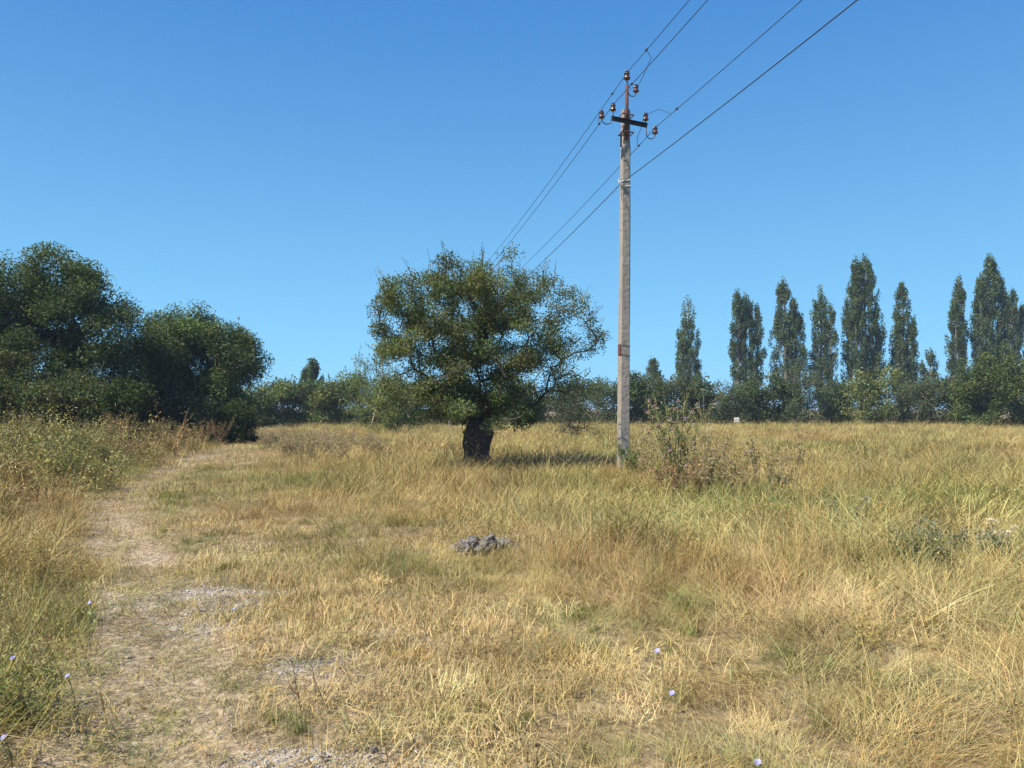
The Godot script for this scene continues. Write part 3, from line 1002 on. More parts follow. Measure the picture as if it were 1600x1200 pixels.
# ------------------------------------------------------------------ weeds and small things
func weed(called: String, label: String, category: String, base: Vector3, h: float, opt: Dictionary) -> Node3D:
	var o := thing(called, label, category, base, opt.get("group", ""))
	var st := Buf.new()
	var fo := Buf.new()
	var heads := []
	var stem_col: Color = opt.get("stem", Color(0.2, 0.17, 0.08))
	var spread: float = opt.get("spread", 0.25)
	var lean: Vector3 = opt.get("lean", Vector3.ZERO)
	for s in int(opt.get("stems", 4)):
		var hh := h * (rng.randf_range(0.65, 1.0) if s > 0 else 1.0)
		var out := Vector3(rng.randfn(), 0, rng.randfn()) * spread + lean
		var p := Vector3(rng.randfn(), 0, rng.randfn()) * spread * 0.25 - Vector3(0, 0.03, 0)
		var pts := []
		var rr := []
		for k in 8:
			var t := k / 7.0
			pts.append(p + Vector3(out.x * t * hh, t * hh, out.z * t * hh) + rv() * 0.012 * t)
			rr.append(lerpf(opt.get("thick", 0.009), opt.get("thick", 0.009) * 0.35, t))
		st.tube(pts, rr, 5, stem_col)
		var tips := [pts[7]]
		for k in int(opt.get("side", 6)):
			var t := rng.randf_range(0.3, 0.95)
			var from: Vector3 = pts[int(t * 7)]
			var l := hh * rng.randf_range(0.12, 0.3) * (1.25 - t * 0.6)
			var dir := (Vector3(rng.randfn(), 0, rng.randfn()).normalized() * rng.randf_range(0.4, 1.0) + Vector3(0, rng.randf_range(0.6, 1.1), 0)).normalized()
			var e := from + dir * l
			st.tube([from, from.lerp(e, 0.5) + dir.cross(rv()) * 0.02, e], [opt.get("thick", 0.009) * 0.5, opt.get("thick", 0.009) * 0.4, opt.get("thick", 0.009) * 0.28], 4, stem_col)
			tips.append(e)
			for q in int(opt.get("leaves", 30) * 0.5):
				leaf(fo, from.lerp(e, rng.randf()) + rv() * 0.03, opt.leaf * rng.randf_range(0.6, 1.3), opt.leaf * 0.42, tint(opt.color, 0.28, 0.15), 0.4)
		for q in int(opt.get("leaves", 30) * 2.0):
			var t := rng.randf_range(opt.get("from", 0.05), 1.0)
			leaf(fo, pts[int(t * 7)].lerp(pts[mini(7, int(t * 7) + 1)], rng.randf()) + rv() * 0.05, opt.leaf * rng.randf_range(0.6, 1.4), opt.leaf * 0.42, tint(opt.color, 0.28, 0.15), 0.4)
		for e in tips:
			if rng.randf() < opt.get("heads", 0.0): heads.append(e)
	part("stem", st.mesh(), M.twig, o)
	if fo.v.size(): part("foliage", fo.mesh(), M.leaf, o).set_meta("kind", "stuff")
	for e in heads:
		var hb := Buf.new()
		var hr: float = opt.get("head", 0.03) * rng.randf_range(0.7, 1.3)
		match opt.get("head_kind", "ball"):
			"ball":
				hb.lathe(e, [[0.2 * hr, -hr], [0.8 * hr, -0.6 * hr], [hr, 0], [0.6 * hr, 0.6 * hr], [0.25 * hr, 0.7 * hr]], 8, opt.get("head_bud", Color(0.12, 0.13, 0.05)))
				for k in 26: leaf(hb, e + Vector3(0, hr * 0.7, 0) + rv() * hr * 0.45, hr * 1.3, hr * 0.35, tint(opt.get("head_color", Color(0.35, 0.18, 0.3)), 0.2), -0.3)
			"umbel":
				for k in 34:
					var a := rng.randf() * TAU
					var r := sqrt(rng.randf()) * hr
					leaf(hb, e + Vector3(cos(a) * r, rng.randfn() * hr * 0.12, sin(a) * r), hr * 0.4, hr * 0.3, tint(opt.get("head_color", Color(0.5, 0.47, 0.4)), 0.15), 2.0)
		part("flower_head", hb.mesh(), M.petal, o).set_meta("kind", "stuff")
	return o

func chicory(px: float, py: float, d: float, where: String, sd: int) -> void:
	rng.seed = sd
	var top := P(px, py, d)
	var base := Vector3(top.x + 0.03, gh(top.x, top.z), top.z - 0.02)
	var o := thing("chicory_plant", where, "flower", base, "blue chicory flowers in the grass")
	var st := Buf.new()
	var t := top - base
	st.tube([Vector3(0, -0.02, 0), t * 0.5 + Vector3(0.02, 0, 0.01), t], [0.0035, 0.003, 0.002], 5, Color(0.13, 0.15, 0.06))
	var s2 := t * 0.7 + Vector3(-0.07, 0.03, 0.02)
	st.tube([t * 0.45 + Vector3(0.018, 0, 0.009), s2], [0.0025, 0.002], 4, Color(0.13, 0.15, 0.06))
	part("stem", st.mesh(), M.twig, o)
	var b := Buf.new()
	var up := Vector3(-0.3, 0.8, 0.5).normalized()
	var u := up.cross(Vector3.RIGHT).normalized()
	var w := up.cross(u)
	for k in 14:
		var a := TAU * k / 14.0
		var dir := (u * cos(a) + w * sin(a) + up * 0.25).normalized()
		var sd2 := dir.cross(up).normalized() * 0.0045
		var ln := rng.randf_range(0.012, 0.016)
		b.quad(t + dir * 0.002 - sd2 * 0.4, t + dir * ln - sd2, t + dir * ln * 1.05 + sd2 * 0.6, t + dir * 0.002 + sd2 * 0.4, tint(Color(0.27, 0.28, 0.6), 0.08, 0.05))
	part("flower", b.mesh(), M.petal, o)

func stone(px: float, py: float, r: Vector3, col: Color, label: String, sd: int) -> void:
	var g := G(px, py)
	var o := part(numbered("stone"), rock_mesh(r, sd, 0.35, col), M.stone, self)
	o.position = g + Vector3(0, r.y * 0.25, 0)
	o.rotation.y = sd * 1.7
	o.set_meta("label", label)
	o.set_meta("category", "stone")

# ------------------------------------------------------------------ scene
func _ready() -> void:
	# camera
	var cam := Camera3D.new()
	cam.name = "camera"
	cam.fov = rad_to_deg(2.0 * atan(600.0 / F))
	cam.near = 0.1
	cam.far = 4000.0
	cam.position = Vector3(0, EYE, 0)
	cam.rotation.x = PITCH
	add_child(cam)
	cam.current = true
	# sky
	var env := Environment.new()
	env.background_mode = Environment.BG_SKY
	var sm := ProceduralSkyMaterial.new()
	sm.sky_top_color = Color(0.1, 0.335, 0.6)
	sm.sky_horizon_color = Color(0.465, 0.70, 0.83)
	sm.sky_curve = 0.22
	sm.ground_horizon_color = Color(0.465, 0.70, 0.83)
	sm.ground_bottom_color = Color(0.4, 0.36, 0.26)
	sm.ground_curve = 0.02
	sm.sun_angle_max = 0.0
	var sky := Sky.new()
	sky.sky_material = sm
	env.sky = sky
	env.tonemap_mode = Environment.TONE_MAPPER_LINEAR
	env.tonemap_exposure = 1.82
	env.fog_enabled = true
	env.fog_density = 0.0005
	env.fog_light_color = Color(0.8, 0.9, 1.0)
	env.sdfgi_enabled = true
	env.ssao_enabled = true
	env.ssil_enabled = true
	var we := WorldEnvironment.new()
	we.name = "environment"
	we.environment = env
	add_child(we)
	# sun: high, from the left, a little behind the viewer
	var sun := DirectionalLight3D.new()
	sun.name = "sun"
	sun.light_energy = 1.6
	sun.light_color = Color(1.0, 0.955, 0.88)
	sun.light_angular_distance = 0.53
	sun.shadow_enabled = true
	add_child(sun)
	sun.look_at_from_position(Vector3.ZERO, -Vector3(-0.62, 0.95, 0.36), Vector3.UP)

	zn.resize(8)
	n_big.seed = 3; n_big.frequency = 0.10; n_big.fractal_octaves = 3
	n_mid.seed = 8; n_mid.frequency = 0.33; n_mid.fractal_octaves = 3
	n_fine.seed = 15; n_fine.frequency = 1.4; n_fine.fractal_octaves = 2
	n_dir.seed = 21; n_dir.frequency = 0.33; n_dir.fractal_octaves = 2
	make_materials()
	make_spots()
	make_ground()
	make_gravel()
	make_trees()
	var pole := make_pole()
	make_wires(pole)
	make_weeds()
	make_small()
	scatter()

func make_trees() -> void:
	# the old round fruit tree in the middle
	rng.seed = 11
	var d := 18.9
	var foot := P(744, 640, d)
	foot.y = gh(foot.x, foot.z) - 0.05
	var o := thing("fruit_tree", "old round-crowned fruit tree with thick short dark trunk in mid-field", "tree", foot)
	var lobes := []
	for q in [[650, 468, 64, 52, 1.1, 1], [715, 445, 62, 42, 1, 1], [624, 515, 62, 54, 1.1, 1], [760, 465, 85, 55, 1, .9], [700, 530, 95, 60, 1, 1], [800, 440, 68, 42, .9, .55], [850, 475, 62, 52, .9, .5], [878, 520, 56, 46, .9, .5], [785, 535, 85, 60, 1, .85], [735, 600, 85, 55, 1, 1], [690, 600, 50, 42, 1, 1], [660, 628, 42, 34, 1, .7], [835, 580, 65, 42, .9, .5], [912, 530, 30, 36, .9, .4], [612, 575, 36, 48, .9, .8], [765, 645, 75, 32, 1, .9], [885, 595, 42, 36, .8, .3], [820, 640, 40, 30, 1, .7]]:
		var off: float = (q[0] - 760.0) / 190.0
		var depth: float = 2.3 * sqrt(maxf(0.1, 1.0 - off * off))
		lobes.append(lobe(q[0], q[1], q[2], q[3], d, depth, q[4], q[5]))
	lobed_tree(o, [foot, foot + Vector3(0.0, 0.45, 0), foot + Vector3(0.05, 0.95, 0), foot + Vector3(0.08, 1.25, 0)], [0.38, 0.31, 0.34, 0.24], lobes, 430, {"leaf": 0.06, "per": 340, "spread": 0.155, "shell": 0.32, "color": Color(0.13, 0.15, 0.07), "bark": Color(0.095, 0.078, 0.064), "step": 0.32, "tip": 0.0095, "limb": 0.03, "gnarl": 0.35, "shoots": 0.55, "shoot_r": 1.6, "fork": 2, "patchy": 0.2, "shoot_leaf": 0.7})
	# the dark tree mass on the left
	rng.seed = 12
	d = 33.0
	foot = P(85, 640, d)
	foot.y = gh(foot.x, foot.z) - 0.05
	o = thing("walnut_tree", "tall dark spreading tree, highest of the dense grove by the track", "tree", foot)
	lobes = []
	for q in [[98, 425, 48, 38], [40, 455, 62, 52], [145, 470, 52, 60], [-20, 490, 75, 75], [90, 510, 95, 75], [185, 510, 42, 55], [-70, 520, 80, 85], [30, 560, 100, 65], [150, 580, 85, 62], [205, 575, 40, 60], [-40, 610, 90, 50], [90, 630, 95, 36], [228, 540, 26, 36], [222, 610, 45, 55], [150, 640, 80, 36]]:
		lobes.append(lobe(q[0], q[1], q[2], q[3], d, 2.6, 1.0, 1.0))
	lobed_tree(o, [foot, foot + Vector3(0.1, 1.0, 0), foot + Vector3(0.1, 2.2, 0)], [0.34, 0.27, 0.22], lobes, 420, {"leaf": 0.125, "per": 400, "spread": 0.36, "shell": 0.27, "color": Color(0.092, 0.115, 0.054), "bark": Color(0.09, 0.075, 0.06), "step": 0.7, "tip": 0.009, "limb": 0.04, "shoots": 0.3, "patchy": 0.22, "lift": 0.8, "shoot_len": 1.6})
	rng.seed = 13
	d = 38.0
	foot = P(315, 640, d)
	foot.y = gh(foot.x, foot.z) - 0.05
	o = thing("walnut_tree", "lower round dark green tree at the grove's end above the track", "tree", foot)
	lobes = []
	for q in [[308, 515, 42, 38], [268, 530, 42, 42], [350, 540, 38, 40], [380, 560, 28, 38], [310, 580, 65, 55], [250, 590, 42, 60], [370, 610, 34, 42], [320, 635, 70, 32]]:
		lobes.append(lobe(q[0], q[1], q[2], q[3], d, 2.4, 1.0, 1.0))
	lobed_tree(o, [foot, foot + Vector3(0.1, 1.0, 0), foot + Vector3(0.1, 1.8, 0)], [0.28, 0.22, 0.18], lobes, 300, {"leaf": 0.125, "per": 370, "spread": 0.35, "shell": 0.27, "color": Color(0.105, 0.136, 0.056), "bark": Color(0.09, 0.075, 0.06), "step": 0.7, "tip": 0.009, "limb": 0.04, "shoots": 0.3, "patchy": 0.22, "lift": 0.8, "shoot_len": 1.6})
	# undergrowth before the grove
	var k := 0
	for q in [[20, 540, 160, 30.0, Color(0.095, 0.11, 0.046), "olive bush below the highest tree of the grove"], [-75, 535, 130, 31.0, Color(0.085, 0.105, 0.045), "dense bush at the grove's outer edge"], [110, 575, 140, 29.5, Color(0.095, 0.108, 0.05), "grey-green thorny bush below the grove beside reddish weeds"], [190, 596, 90, 29.0, Color(0.06, 0.08, 0.03), "dark bush filling the gap between the two grove trees"], [290, 610, 90, 34.0, Color(0.088, 0.105, 0.052), "grey-leaved bush below the lower grove tree"], [365, 628, 70, 35.0, Color(0.05, 0.07, 0.026), "dark low bush closing the grove beside the track"]]:
		rng.seed = 300 + k
		bush("grove_bush", q[5], "bush", q[0], q[1], q[2], q[3], q[4], 0.10, "bushes under the grove", {"goals": 140, "per": 130, "spread": 0.22, "leaf": 0.115, "lobes": 8})
		k += 1
	# poplars
	poplar("slim poplar with bare dead tips, nearest to the concrete pole", [[1077, 466, 44], [1068, 505, 26]], 100, 0.2, 501)
	poplar("ragged poplar with several separate tips, second along from the concrete pole", [[1166, 458, 38], [1151, 453, 26], [1183, 476, 26]], 100, 0.04, 502)
	poplar("spindle-shaped poplar with one pointed tip between two ragged ones", [[1228, 434, 46], [1243, 478, 38]], 100, 0.05, 503)
	poplar("slender leaning poplar beside the broad tall one", [[1284, 448, 34], [1295, 470, 24]], 100, 0.06, 504)
	poplar("tall broad poplar with two high tops in the middle of the row", [[1354, 399, 50], [1335, 402, 30], [1330, 460, 24], [1370, 478, 28]], 100, 0.04, 505)
	poplar("narrow poplar with a stepped outline just past the broad tall one", [[1413, 441, 36], [1404, 486, 26], [1424, 490, 22]], 100, 0.02, 506)
	poplar("young short poplar at the foot of the row", [[1455, 548, 34]], 98, 0.02, 507)
	poplar("narrow double-stemmed poplar leaning on the tallest one", [[1501, 431, 28], [1487, 468, 28]], 100, 0.03, 508)
	poplar("tallest poplar with spreading side tops above the big light green bush", [[1550, 397, 46], [1532, 430, 32], [1577, 452, 28], [1565, 420, 36]], 100, 0.03, 509)
	poplar("poplar at the end of the row beyond the tallest one", [[1604, 476, 46]], 100, 0.03, 510)
	poplar("small pale poplar far off between the pole and the row", [[1020, 560, 34]], 118, 0.05, 511)
	poplar("short dense columnar tree rising from the hedge beyond the track", [[488, 566, 36], [478, 580, 24]], 82, 0.0, 512)
	# hedge
	var kinds := [[Color(0.092, 0.118, 0.052), "dark green rounded bush in the far hedge"], [Color(0.155, 0.175, 0.068), "olive green bush in the far hedge"], [Color(0.108, 0.13, 0.072), "grey-green feathery bush in the far hedge"]]
	k = 0
	for q in [[395, 612, 70, 62, 0], [432, 598, 66, 64, 1], [470, 600, 70, 66, 0], [512, 604, 60, 64, 1], [545, 594, 66, 66, 1], [600, 606, 74, 62, 0], [655, 600, 74, 62, 1], [705, 596, 70, 64, 0], [760, 606, 70, 66, 2], [815, 600, 70, 66, 0], [868, 606, 66, 66, 2], [905, 596, 62, 68, 0], [945, 600, 62, 66, 2], [985, 596, 60, 68, 0], [1022, 592, 66, 68, 0], [1062, 588, 62, 68, 2], [1100, 594, 62, 68, 0], [1140, 600, 66, 66, 2], [1178, 596, 62, 68, 0], [1218, 590, 64, 68, 0], [1262, 580, 70, 66, 2], [1305, 600, 62, 68, 0], [1366, 576, 88, 66, 1], [1420, 604, 66, 68, 2], [1460, 590, 70, 66, 2], [1500, 578, 66, 66, 0], [1628, 556, 90, 62, 1], [1690, 580, 90, 66, 0], [1750, 585, 90, 66, 1]]:
		rng.seed = 700 + k
		var kd: Array = kinds[q[4]]
		var near := ""
		var best := 1e9
		for m in [[405, "beyond the end of the dark grove"], [488, "below the short columnar tree"], [570, "below the pale feathery tree"], [705, "seen past the fruit tree's trackside branches"], [800, "right behind the old fruit tree"], [900, "between the fruit tree and the pole"], [975, "behind the concrete pole"], [1020, "below the small pale poplar"], [1077, "below the bare-tipped slim poplar"], [1163, "below the ragged many-tipped poplar"], [1230, "below the spindle-shaped poplar"], [1290, "below the slender leaning poplar"], [1352, "below the broad two-topped poplar"], [1414, "below the narrow stepped poplar"], [1460, "below the young short poplar"], [1500, "below the double-stemmed poplar"], [1650, "past the big light green bush"]]:
			if absf(m[0] - q[0]) < best:
				best = absf(m[0] - q[0])
				near = m[1]
		bush("hedge_bush", kd[1] + " " + near, "bush", q[0], q[1] - 9, q[2] * 1.08, q[3], kd[0], 0.2, "bushes of the far hedge", {"goals": 90, "per": 70, "spread": 0.36, "leaf": 0.22 if q[4] < 2 else 0.17, "step": 1.0})
		k += 1
	rng.seed = 790
	bush("broadleaf_tree", "big light green round bush below the tallest poplar", "tree", 1548, 544, 140, 60, Color(0.098, 0.125, 0.042), 0.2, "", {"goals": 170, "per": 95, "spread": 0.36, "leaf": 0.22, "step": 1.0, "lobes": 10})
	rng.seed = 791
	bush("feathery_tree", "pale loose feathery tree behind the round fruit tree beside the leaning stake", "tree", 582, 556, 110, 55, Color(0.15, 0.19, 0.075), 0.12, "", {"goals": 110, "per": 44, "spread": 0.26, "leaf": 0.13, "step": 0.8, "lobes": 8, "shoots": 0.6, "shoot_len": 2.2})
	rng.seed = 792
	bush("thicket_bush", "yellow-green thicket behind the fruit tree's outer branches beside the stake", "bush", 608, 588, 80, 44, Color(0.17, 0.19, 0.07), 0.1, "", {"goals": 130, "per": 60, "spread": 0.2, "leaf": 0.1, "lobes": 9, "shoots": 0.5})
	rng.seed = 793
	bush("twiggy_bush", "grey twiggy half-bare bush between the fruit tree and the hedge", "bush", 900, 622, 70, 40, Color(0.085, 0.095, 0.055), 0.09, "", {"goals": 90, "per": 26, "spread": 0.2, "leaf": 0.09, "lobes": 7, "shoots": 0.5})

func make_weeds() -> void:
	# tall weeds on the bank left of the track
	var k := 0
	var brown := Color(0.30, 0.20, 0.1)
	var olive := Color(0.215, 0.18, 0.08)
	var green := Color(0.17, 0.175, 0.065)
	var red := Color(0.23, 0.13, 0.08)
	var said := {brown: "tall dry brown leafy weed on the track bank", olive: "tall olive leafy weed on the track bank", green: "fresh green leafy weed on the track bank", red: "dark reddish-brown leafy weed on the track bank"}
	for q in [[15, 690, 25, 1.1, olive], [50, 672, 27, 1.3, brown], [85, 668, 26, 1.1, olive], [120, 675, 25, 1.0, brown], [150, 660, 27, 1.1, olive], [175, 658, 26, 1.35, brown], [195, 662, 27, 1.3, brown], [225, 670, 27, 1.0, olive], [255, 660, 28, 1.3, olive], [285, 672, 29, 1.0, brown], [320, 668, 31, 1.1, brown], [345, 662, 33, 1.3, red], [375, 672, 35, 1.0, brown], [20, 720, 19, 0.9, brown], [60, 715, 20, 0.9, olive], [105, 712, 19, 1.0, green], [135, 705, 19, 1.1, green], [160, 718, 18, 0.9, olive], [190, 720, 20, 0.8, red], [218, 712, 21, 0.9, red], [240, 720, 22, 0.7, brown], [120, 745, 15.5, 0.75, green], [150, 750, 15, 0.7, olive], [90, 755, 15, 0.65, green], [18, 770, 13, 0.6, brown], [60, 740, 16.5, 0.7, olive], [270, 700, 25, 0.8, brown]]:
		rng.seed = 900 + k
		var b := P(q[0], 660, q[2])
		b.y = gh(b.x, b.z)
		weed("bank_weed", said[q[4]] + (", at the foot of the dark grove" if q[2] > 24.0 else (", halfway up the slope" if q[2] > 17.0 else ", low down at the bend")), "weed", b, q[3], {"group": "tall weeds on the bank beside the track", "stems": 12, "spread": 0.36, "side": 7, "leaves": 22, "leaf": 0.042, "color": q[4], "stem": Color(0.22, 0.17, 0.1), "thick": 0.008})
		k += 1
	# dry forbs in the middle distance
	k = 0
	for q in [[470, 690, 26, 0.95], [510, 694, 25, 0.9], [545, 690, 27, 0.9], [440, 684, 30, 1.0], [590, 700, 24, 0.7], [488, 690, 23, 0.9], [530, 690, 22, 0.85], [455, 690, 24, 0.9], [570, 690, 26, 0.8], [500, 690, 29, 1.0], [415, 690, 31, 0.9]]:
		rng.seed = 960 + k
		var b := P(q[0], 660, q[2])
		b.y = gh(b.x, b.z)
		weed("dry_forb", "greyish purple-brown dried weed between the track and the fruit tree", "weed", b, q[3], {"group": "dried weeds between track and tree", "stems": 14, "spread": 0.45, "side": 8, "leaves": 20, "leaf": 0.045, "color": Color(0.36, 0.275, 0.175), "stem": Color(0.34, 0.27, 0.18)})
		k += 1
	# thistles and tall stalks right of the pole
	rng.seed = 980
	var th := P(1052, 660, 14.0); th.y = gh(th.x, th.z)
	weed("thistle", "tallest bushy green thistle with pinkish heads beside the concrete pole", "weed", th, 1.85, {"stems": 11, "spread": 0.17, "side": 10, "leaves": 26, "leaf": 0.045, "color": Color(0.29, 0.28, 0.14), "stem": Color(0.2, 0.2, 0.08), "heads": 0.22, "head": 0.028, "head_color": Color(0.42, 0.2, 0.3), "thick": 0.012})
	var um := P(1103, 660, 14.6); um.y = gh(um.x, um.z)
	weed("umbel_stalk", "tall thin branching dry stalk with pale flat heads behind the thistle", "weed", um, 1.9, {"stems": 3, "spread": 0.06, "side": 9, "leaves": 5, "leaf": 0.05, "color": Color(0.2, 0.2, 0.08), "stem": Color(0.26, 0.23, 0.12), "heads": 0.55, "head": 0.035, "head_kind": "umbel", "head_color": Color(0.55, 0.5, 0.42), "thick": 0.008})
	var gr := P(993, 660, 17.0); gr.y = gh(gr.x, gr.z)
	weed("green_weed", "low bluish green weed growing at the foot of the concrete pole", "weed", gr, 0.8, {"stems": 9, "spread": 0.3, "side": 7, "leaves": 30, "leaf": 0.06, "color": Color(0.14, 0.18, 0.075), "stem": Color(0.15, 0.16, 0.07)})
	var dead := [[1100, 12.6, 0.95, "dark leafless thistle below the thin branching stalk"], [1140, 12.4, 1.05, "dead thistle with grey seed heads standing out of the rusty grass"], [1236, 13.5, 1.2, "dead brown thistle standing alone in the open field"], [1180, 14.5, 0.95, "dried thistle with one pale drooping head"], [1012, 15.5, 1.35, "dried stalk with whitish heads between pole and thistle"], [1205, 13.0, 0.9, "short dead thistle beside the lone brown one"]]
	k = 0
	for q in dead:
		rng.seed = 990 + k
		var b := P(q[0], 660, q[1]); b.y = gh(b.x, b.z)
		weed("dead_thistle", q[3], "weed", b, q[2], {"group": "dead thistles in the field", "stems": 4, "spread": 0.16, "side": 7, "leaves": 10, "leaf": 0.06, "color": Color(0.28, 0.23, 0.12), "stem": Color(0.24, 0.19, 0.11), "heads": 0.28, "head": 0.022, "head_bud": Color(0.22, 0.17, 0.1), "head_color": Color(0.4, 0.34, 0.27), "thick": 0.009})
		k += 1
	k = 0
	for q in [[1025, 14.8, 1.15], [1078, 14.2, 1.1], [1090, 15.2, 1.2], [1118, 14.0, 0.95], [1150, 15.0, 1.0], [1008, 16.0, 1.0], [1170, 13.6, 0.85], [1060, 16.0, 1.2], [1130, 16.5, 1.0], [1200, 15.0, 0.9], [1035, 13.4, 0.8], [1085, 12.8, 0.75]]:
		rng.seed = 1200 + k
		var b := P(q[0], 660, q[1]); b.y = gh(b.x, b.z)
		weed("tan_weed", "straw-coloured branching weed in the thicket around the tallest thistle", "weed", b, q[2], {"group": "dry weeds around the tallest thistle", "stems": 8, "spread": 0.2, "side": 8, "leaves": 12, "leaf": 0.045, "color": [Color(0.36, 0.29, 0.13), Color(0.3, 0.27, 0.1), Color(0.27, 0.19, 0.1)][k % 3], "stem": Color(0.33, 0.26, 0.14), "thick": 0.007})
		k += 1
	# reddish bush below the thistle
	rng.seed = 1010
	var rd := P(1052, 660, 12.6); rd.y = gh(rd.x, rd.z)
	weed("rusty_weed", "rust-red dried weed at the foot of the tallest thistle", "weed", rd, 0.75, {"stems": 9, "spread": 0.3, "side": 8, "leaves": 22, "leaf": 0.045, "color": Color(0.3, 0.19, 0.11), "stem": Color(0.25, 0.16, 0.1)})
	# greyish wormwood tufts on the right
	k = 0
	for q in [[1342, 828, "silvery wormwood tuft with pale dry tops in the open field"], [1470, 885, "low silvery wormwood tuft beside brown flattened weeds"], [1430, 905, "dark green spreading weed in a hollow of lodged grass"], [1530, 890, "pale green weed near the greyish clump of dry heads"]]:
		rng.seed = 1020 + k
		weed("wormwood", q[2], "weed", G(q[0], q[1]), 0.42, {"group": "wormwood tufts in the lodged grass", "stems": 9, "spread": 0.45, "side": 5, "leaves": 22, "leaf": 0.035, "color": Color(0.2, 0.22, 0.13) if k != 2 else Color(0.12, 0.14, 0.05), "stem": Color(0.25, 0.23, 0.15), "heads": 0.12, "head": 0.02, "head_kind": "umbel", "head_color": Color(0.5, 0.47, 0.38)})
		k += 1
	rng.seed = 1030
	weed("dry_umbel", "clump of whitish dry flat seed heads in green grass", "weed", G(1565, 872), 0.38, {"stems": 5, "spread": 0.2, "side": 3, "leaves": 4, "leaf": 0.03, "color": Color(0.3, 0.26, 0.15), "stem": Color(0.35, 0.3, 0.18), "heads": 0.9, "head": 0.045, "head_kind": "umbel", "head_color": Color(0.62, 0.55, 0.44)})
	rng.seed = 1031
	weed("yellow_flower", "small weed with yellow flower heads in the open field", "flower", G(1296, 795), 0.4, {"stems": 4, "spread": 0.2, "side": 3, "leaves": 10, "leaf": 0.03, "color": Color(0.15, 0.17, 0.05), "heads": 0.7, "head": 0.02, "head_kind": "umbel", "head_color": Color(0.75, 0.5, 0.03)})
	# the leafless sapling by the second wheel track
	rng.seed = 1040
	weed("bare_weed", "leafless dark twiggy weed leaning beside the small gravel patch", "weed", G(480, 1112), 0.36, {"stems": 3, "spread": 0.16, "lean": Vector3(-0.42, 0, -0.1), "side": 5, "leaves": 2, "leaf": 0.012, "color": Color(0.1, 0.06, 0.04), "stem": Color(0.13, 0.085, 0.055), "thick": 0.003})
	rng.seed = 1041
	weed("green_tuft_weed", "yellowish leafy weed at the edge of the worn track", "weed", G(55, 1130), 0.3, {"stems": 8, "spread": 0.4, "side": 5, "leaves": 16, "leaf": 0.024, "color": Color(0.24, 0.25, 0.08)})

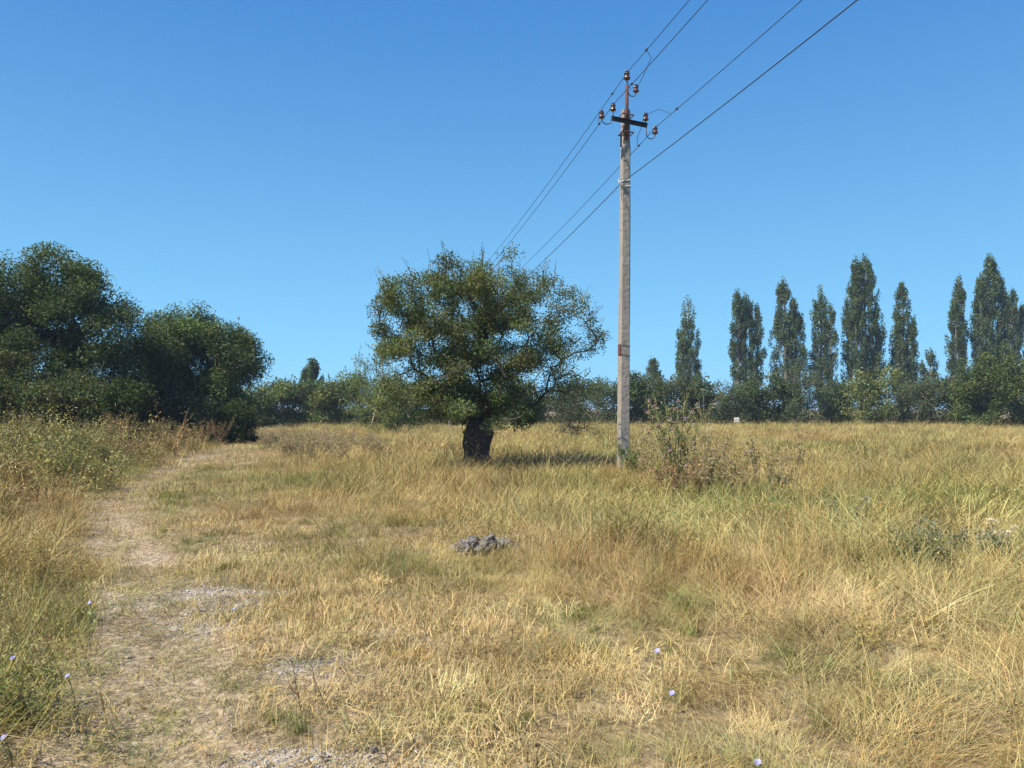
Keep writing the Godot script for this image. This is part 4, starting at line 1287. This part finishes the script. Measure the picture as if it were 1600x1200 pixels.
func make_small() -> void:
	# half-buried grey rubble block in the grass
	var g := G(757, 868)
	var o := thing("rubble_block", "weathered dark grey rubble heap half hidden in the grass", "rubble", g)
	rng.seed = 1090
	for k in 15:
		var u := (k + 0.5) / 15.0 * 2.0 - 1.0
		var r := rng.randf_range(0.07, 0.13) * (1.15 - 0.45 * absf(u))
		var bl := part("block", rock_mesh(Vector3(r * 1.15, r * 0.7, r), 60 + k, 0.38, tint(Color(0.27, 0.25, 0.232), 0.2, 0.03)), M.stone, o)
		bl.position = Vector3(u * 0.38 + 0.03, -0.04 + 0.13 * sqrt(1.0 - u * u * 0.85) - absf(rng.randfn()) * 0.04, rng.randfn() * 0.09)
		bl.rotation = rv()
	# stones
	stone(583, 1172, Vector3(0.022, 0.018, 0.018), Color(0.36, 0.32, 0.28), "small round brown stone beside the green tuft", 41)
	stone(325, 983, Vector3(0.028, 0.016, 0.02), Color(0.42, 0.38, 0.33), "small pale stone on the gravel patch of the track", 42)
	stone(237, 1020, Vector3(0.016, 0.012, 0.014), Color(0.12, 0.1, 0.09), "small dark stone on the bare track", 43)
	stone(212, 1149, Vector3(0.024, 0.01, 0.016), Color(0.66, 0.6, 0.5), "flat whitish stone on the bare track", 44)
	stone(160, 1101, Vector3(0.024, 0.008, 0.012), Color(0.6, 0.52, 0.4), "pale sliver of stone at the track's edge", 45)
	stone(505, 1186, Vector3(0.03, 0.02, 0.025), Color(0.34, 0.32, 0.31), "grey angular stone on the gravel patch by the sprouting turf", 46)
	# chicory
	var c := [[20, 1028, 4.2, "blue chicory flower in tall weeds left of the bare track"], [106, 1056, 4.0, "blue chicory flower leaning over the edge of the bare track"], [6, 1152, 3.4, "blue chicory flower deep in the green weeds"], [140, 942, 5.4, "pale blue chicory flower in olive weeds by the track bend"], [1027, 1017, 4.5, "pair-like lilac chicory flower above green grass"], [1050, 1083, 4.0, "lilac chicory flower over dark matted grass"], [1184, 1191, 3.3, "lilac chicory flower low in lodged straw"], [365, 952, 5.9, "tiny lilac flower on the gravel patch rim"]]
	for k in c.size(): chicory(c[k][0], c[k][1], c[k][2], c[k][3], 1100 + k)
	# small white board at the hedge
	var at := P(1151, 660, 62)
	at.y = gh(at.x, at.z)
	o = thing("white_board", "small white board with a dark stripe at the foot of the hedge", "sign", at)
	var b := Buf.new()
	b.box(Vector3(0, 0.62, 0), Vector3(0.21, 0.17, 0.012), Basis(), Color(0.75, 0.73, 0.7), 0.004)
	part("panel", b.mesh(), M.paint, o)
	b = Buf.new()
	b.box(Vector3(0, 0.60, 0.016), Vector3(0.2, 0.03, 0.003), Basis(), Color(0.12, 0.11, 0.11), 0.001)
	part("stripe", b.mesh(), M.paint, o)
	b = Buf.new()
	b.box(Vector3(0, 0.2, -0.02), Vector3(0.25, 0.02, 0.02), Basis(Vector3.BACK, PI / 2), Color(0.3, 0.26, 0.2), 0.004)
	part("stake", b.mesh(), M.wood, o)
	# leaning stake behind the track
	var lo := P(577, 664, 45)
	var hi := P(597, 598, 45)
	o = thing("leaning_stake", "pale wooden stake leaning before the feathery tree", "stake", Vector3(lo.x, gh(lo.x, lo.z), lo.z))
	b = Buf.new()
	b.tube([Vector3(-0.05, -0.1, 0), (hi - o.position) * 0.5 + Vector3(0.02, 0, 0), hi - o.position], [0.05, 0.045, 0.035], 7, Color(0.42, 0.36, 0.26), true)
	part("shaft", b.mesh(true), M.wood, o)
	# fallen branch on the bank
	lo = P(38, 706, 21)
	hi = P(8, 668, 21)
	o = thing("dry_stick", "pale bare stick leaning out of the bank weeds", "branch", Vector3(lo.x, gh(lo.x, lo.z), lo.z))
	b = Buf.new()
	b.tube([Vector3(0.02, 0, 0), lo - o.position, (lo + hi) * 0.5 - o.position + Vector3(0.03, 0.02, 0), hi - o.position], [0.014, 0.014, 0.011, 0.006], 6, Color(0.5, 0.44, 0.34), true)
	part("branch", b.mesh(true), M.wood, o)
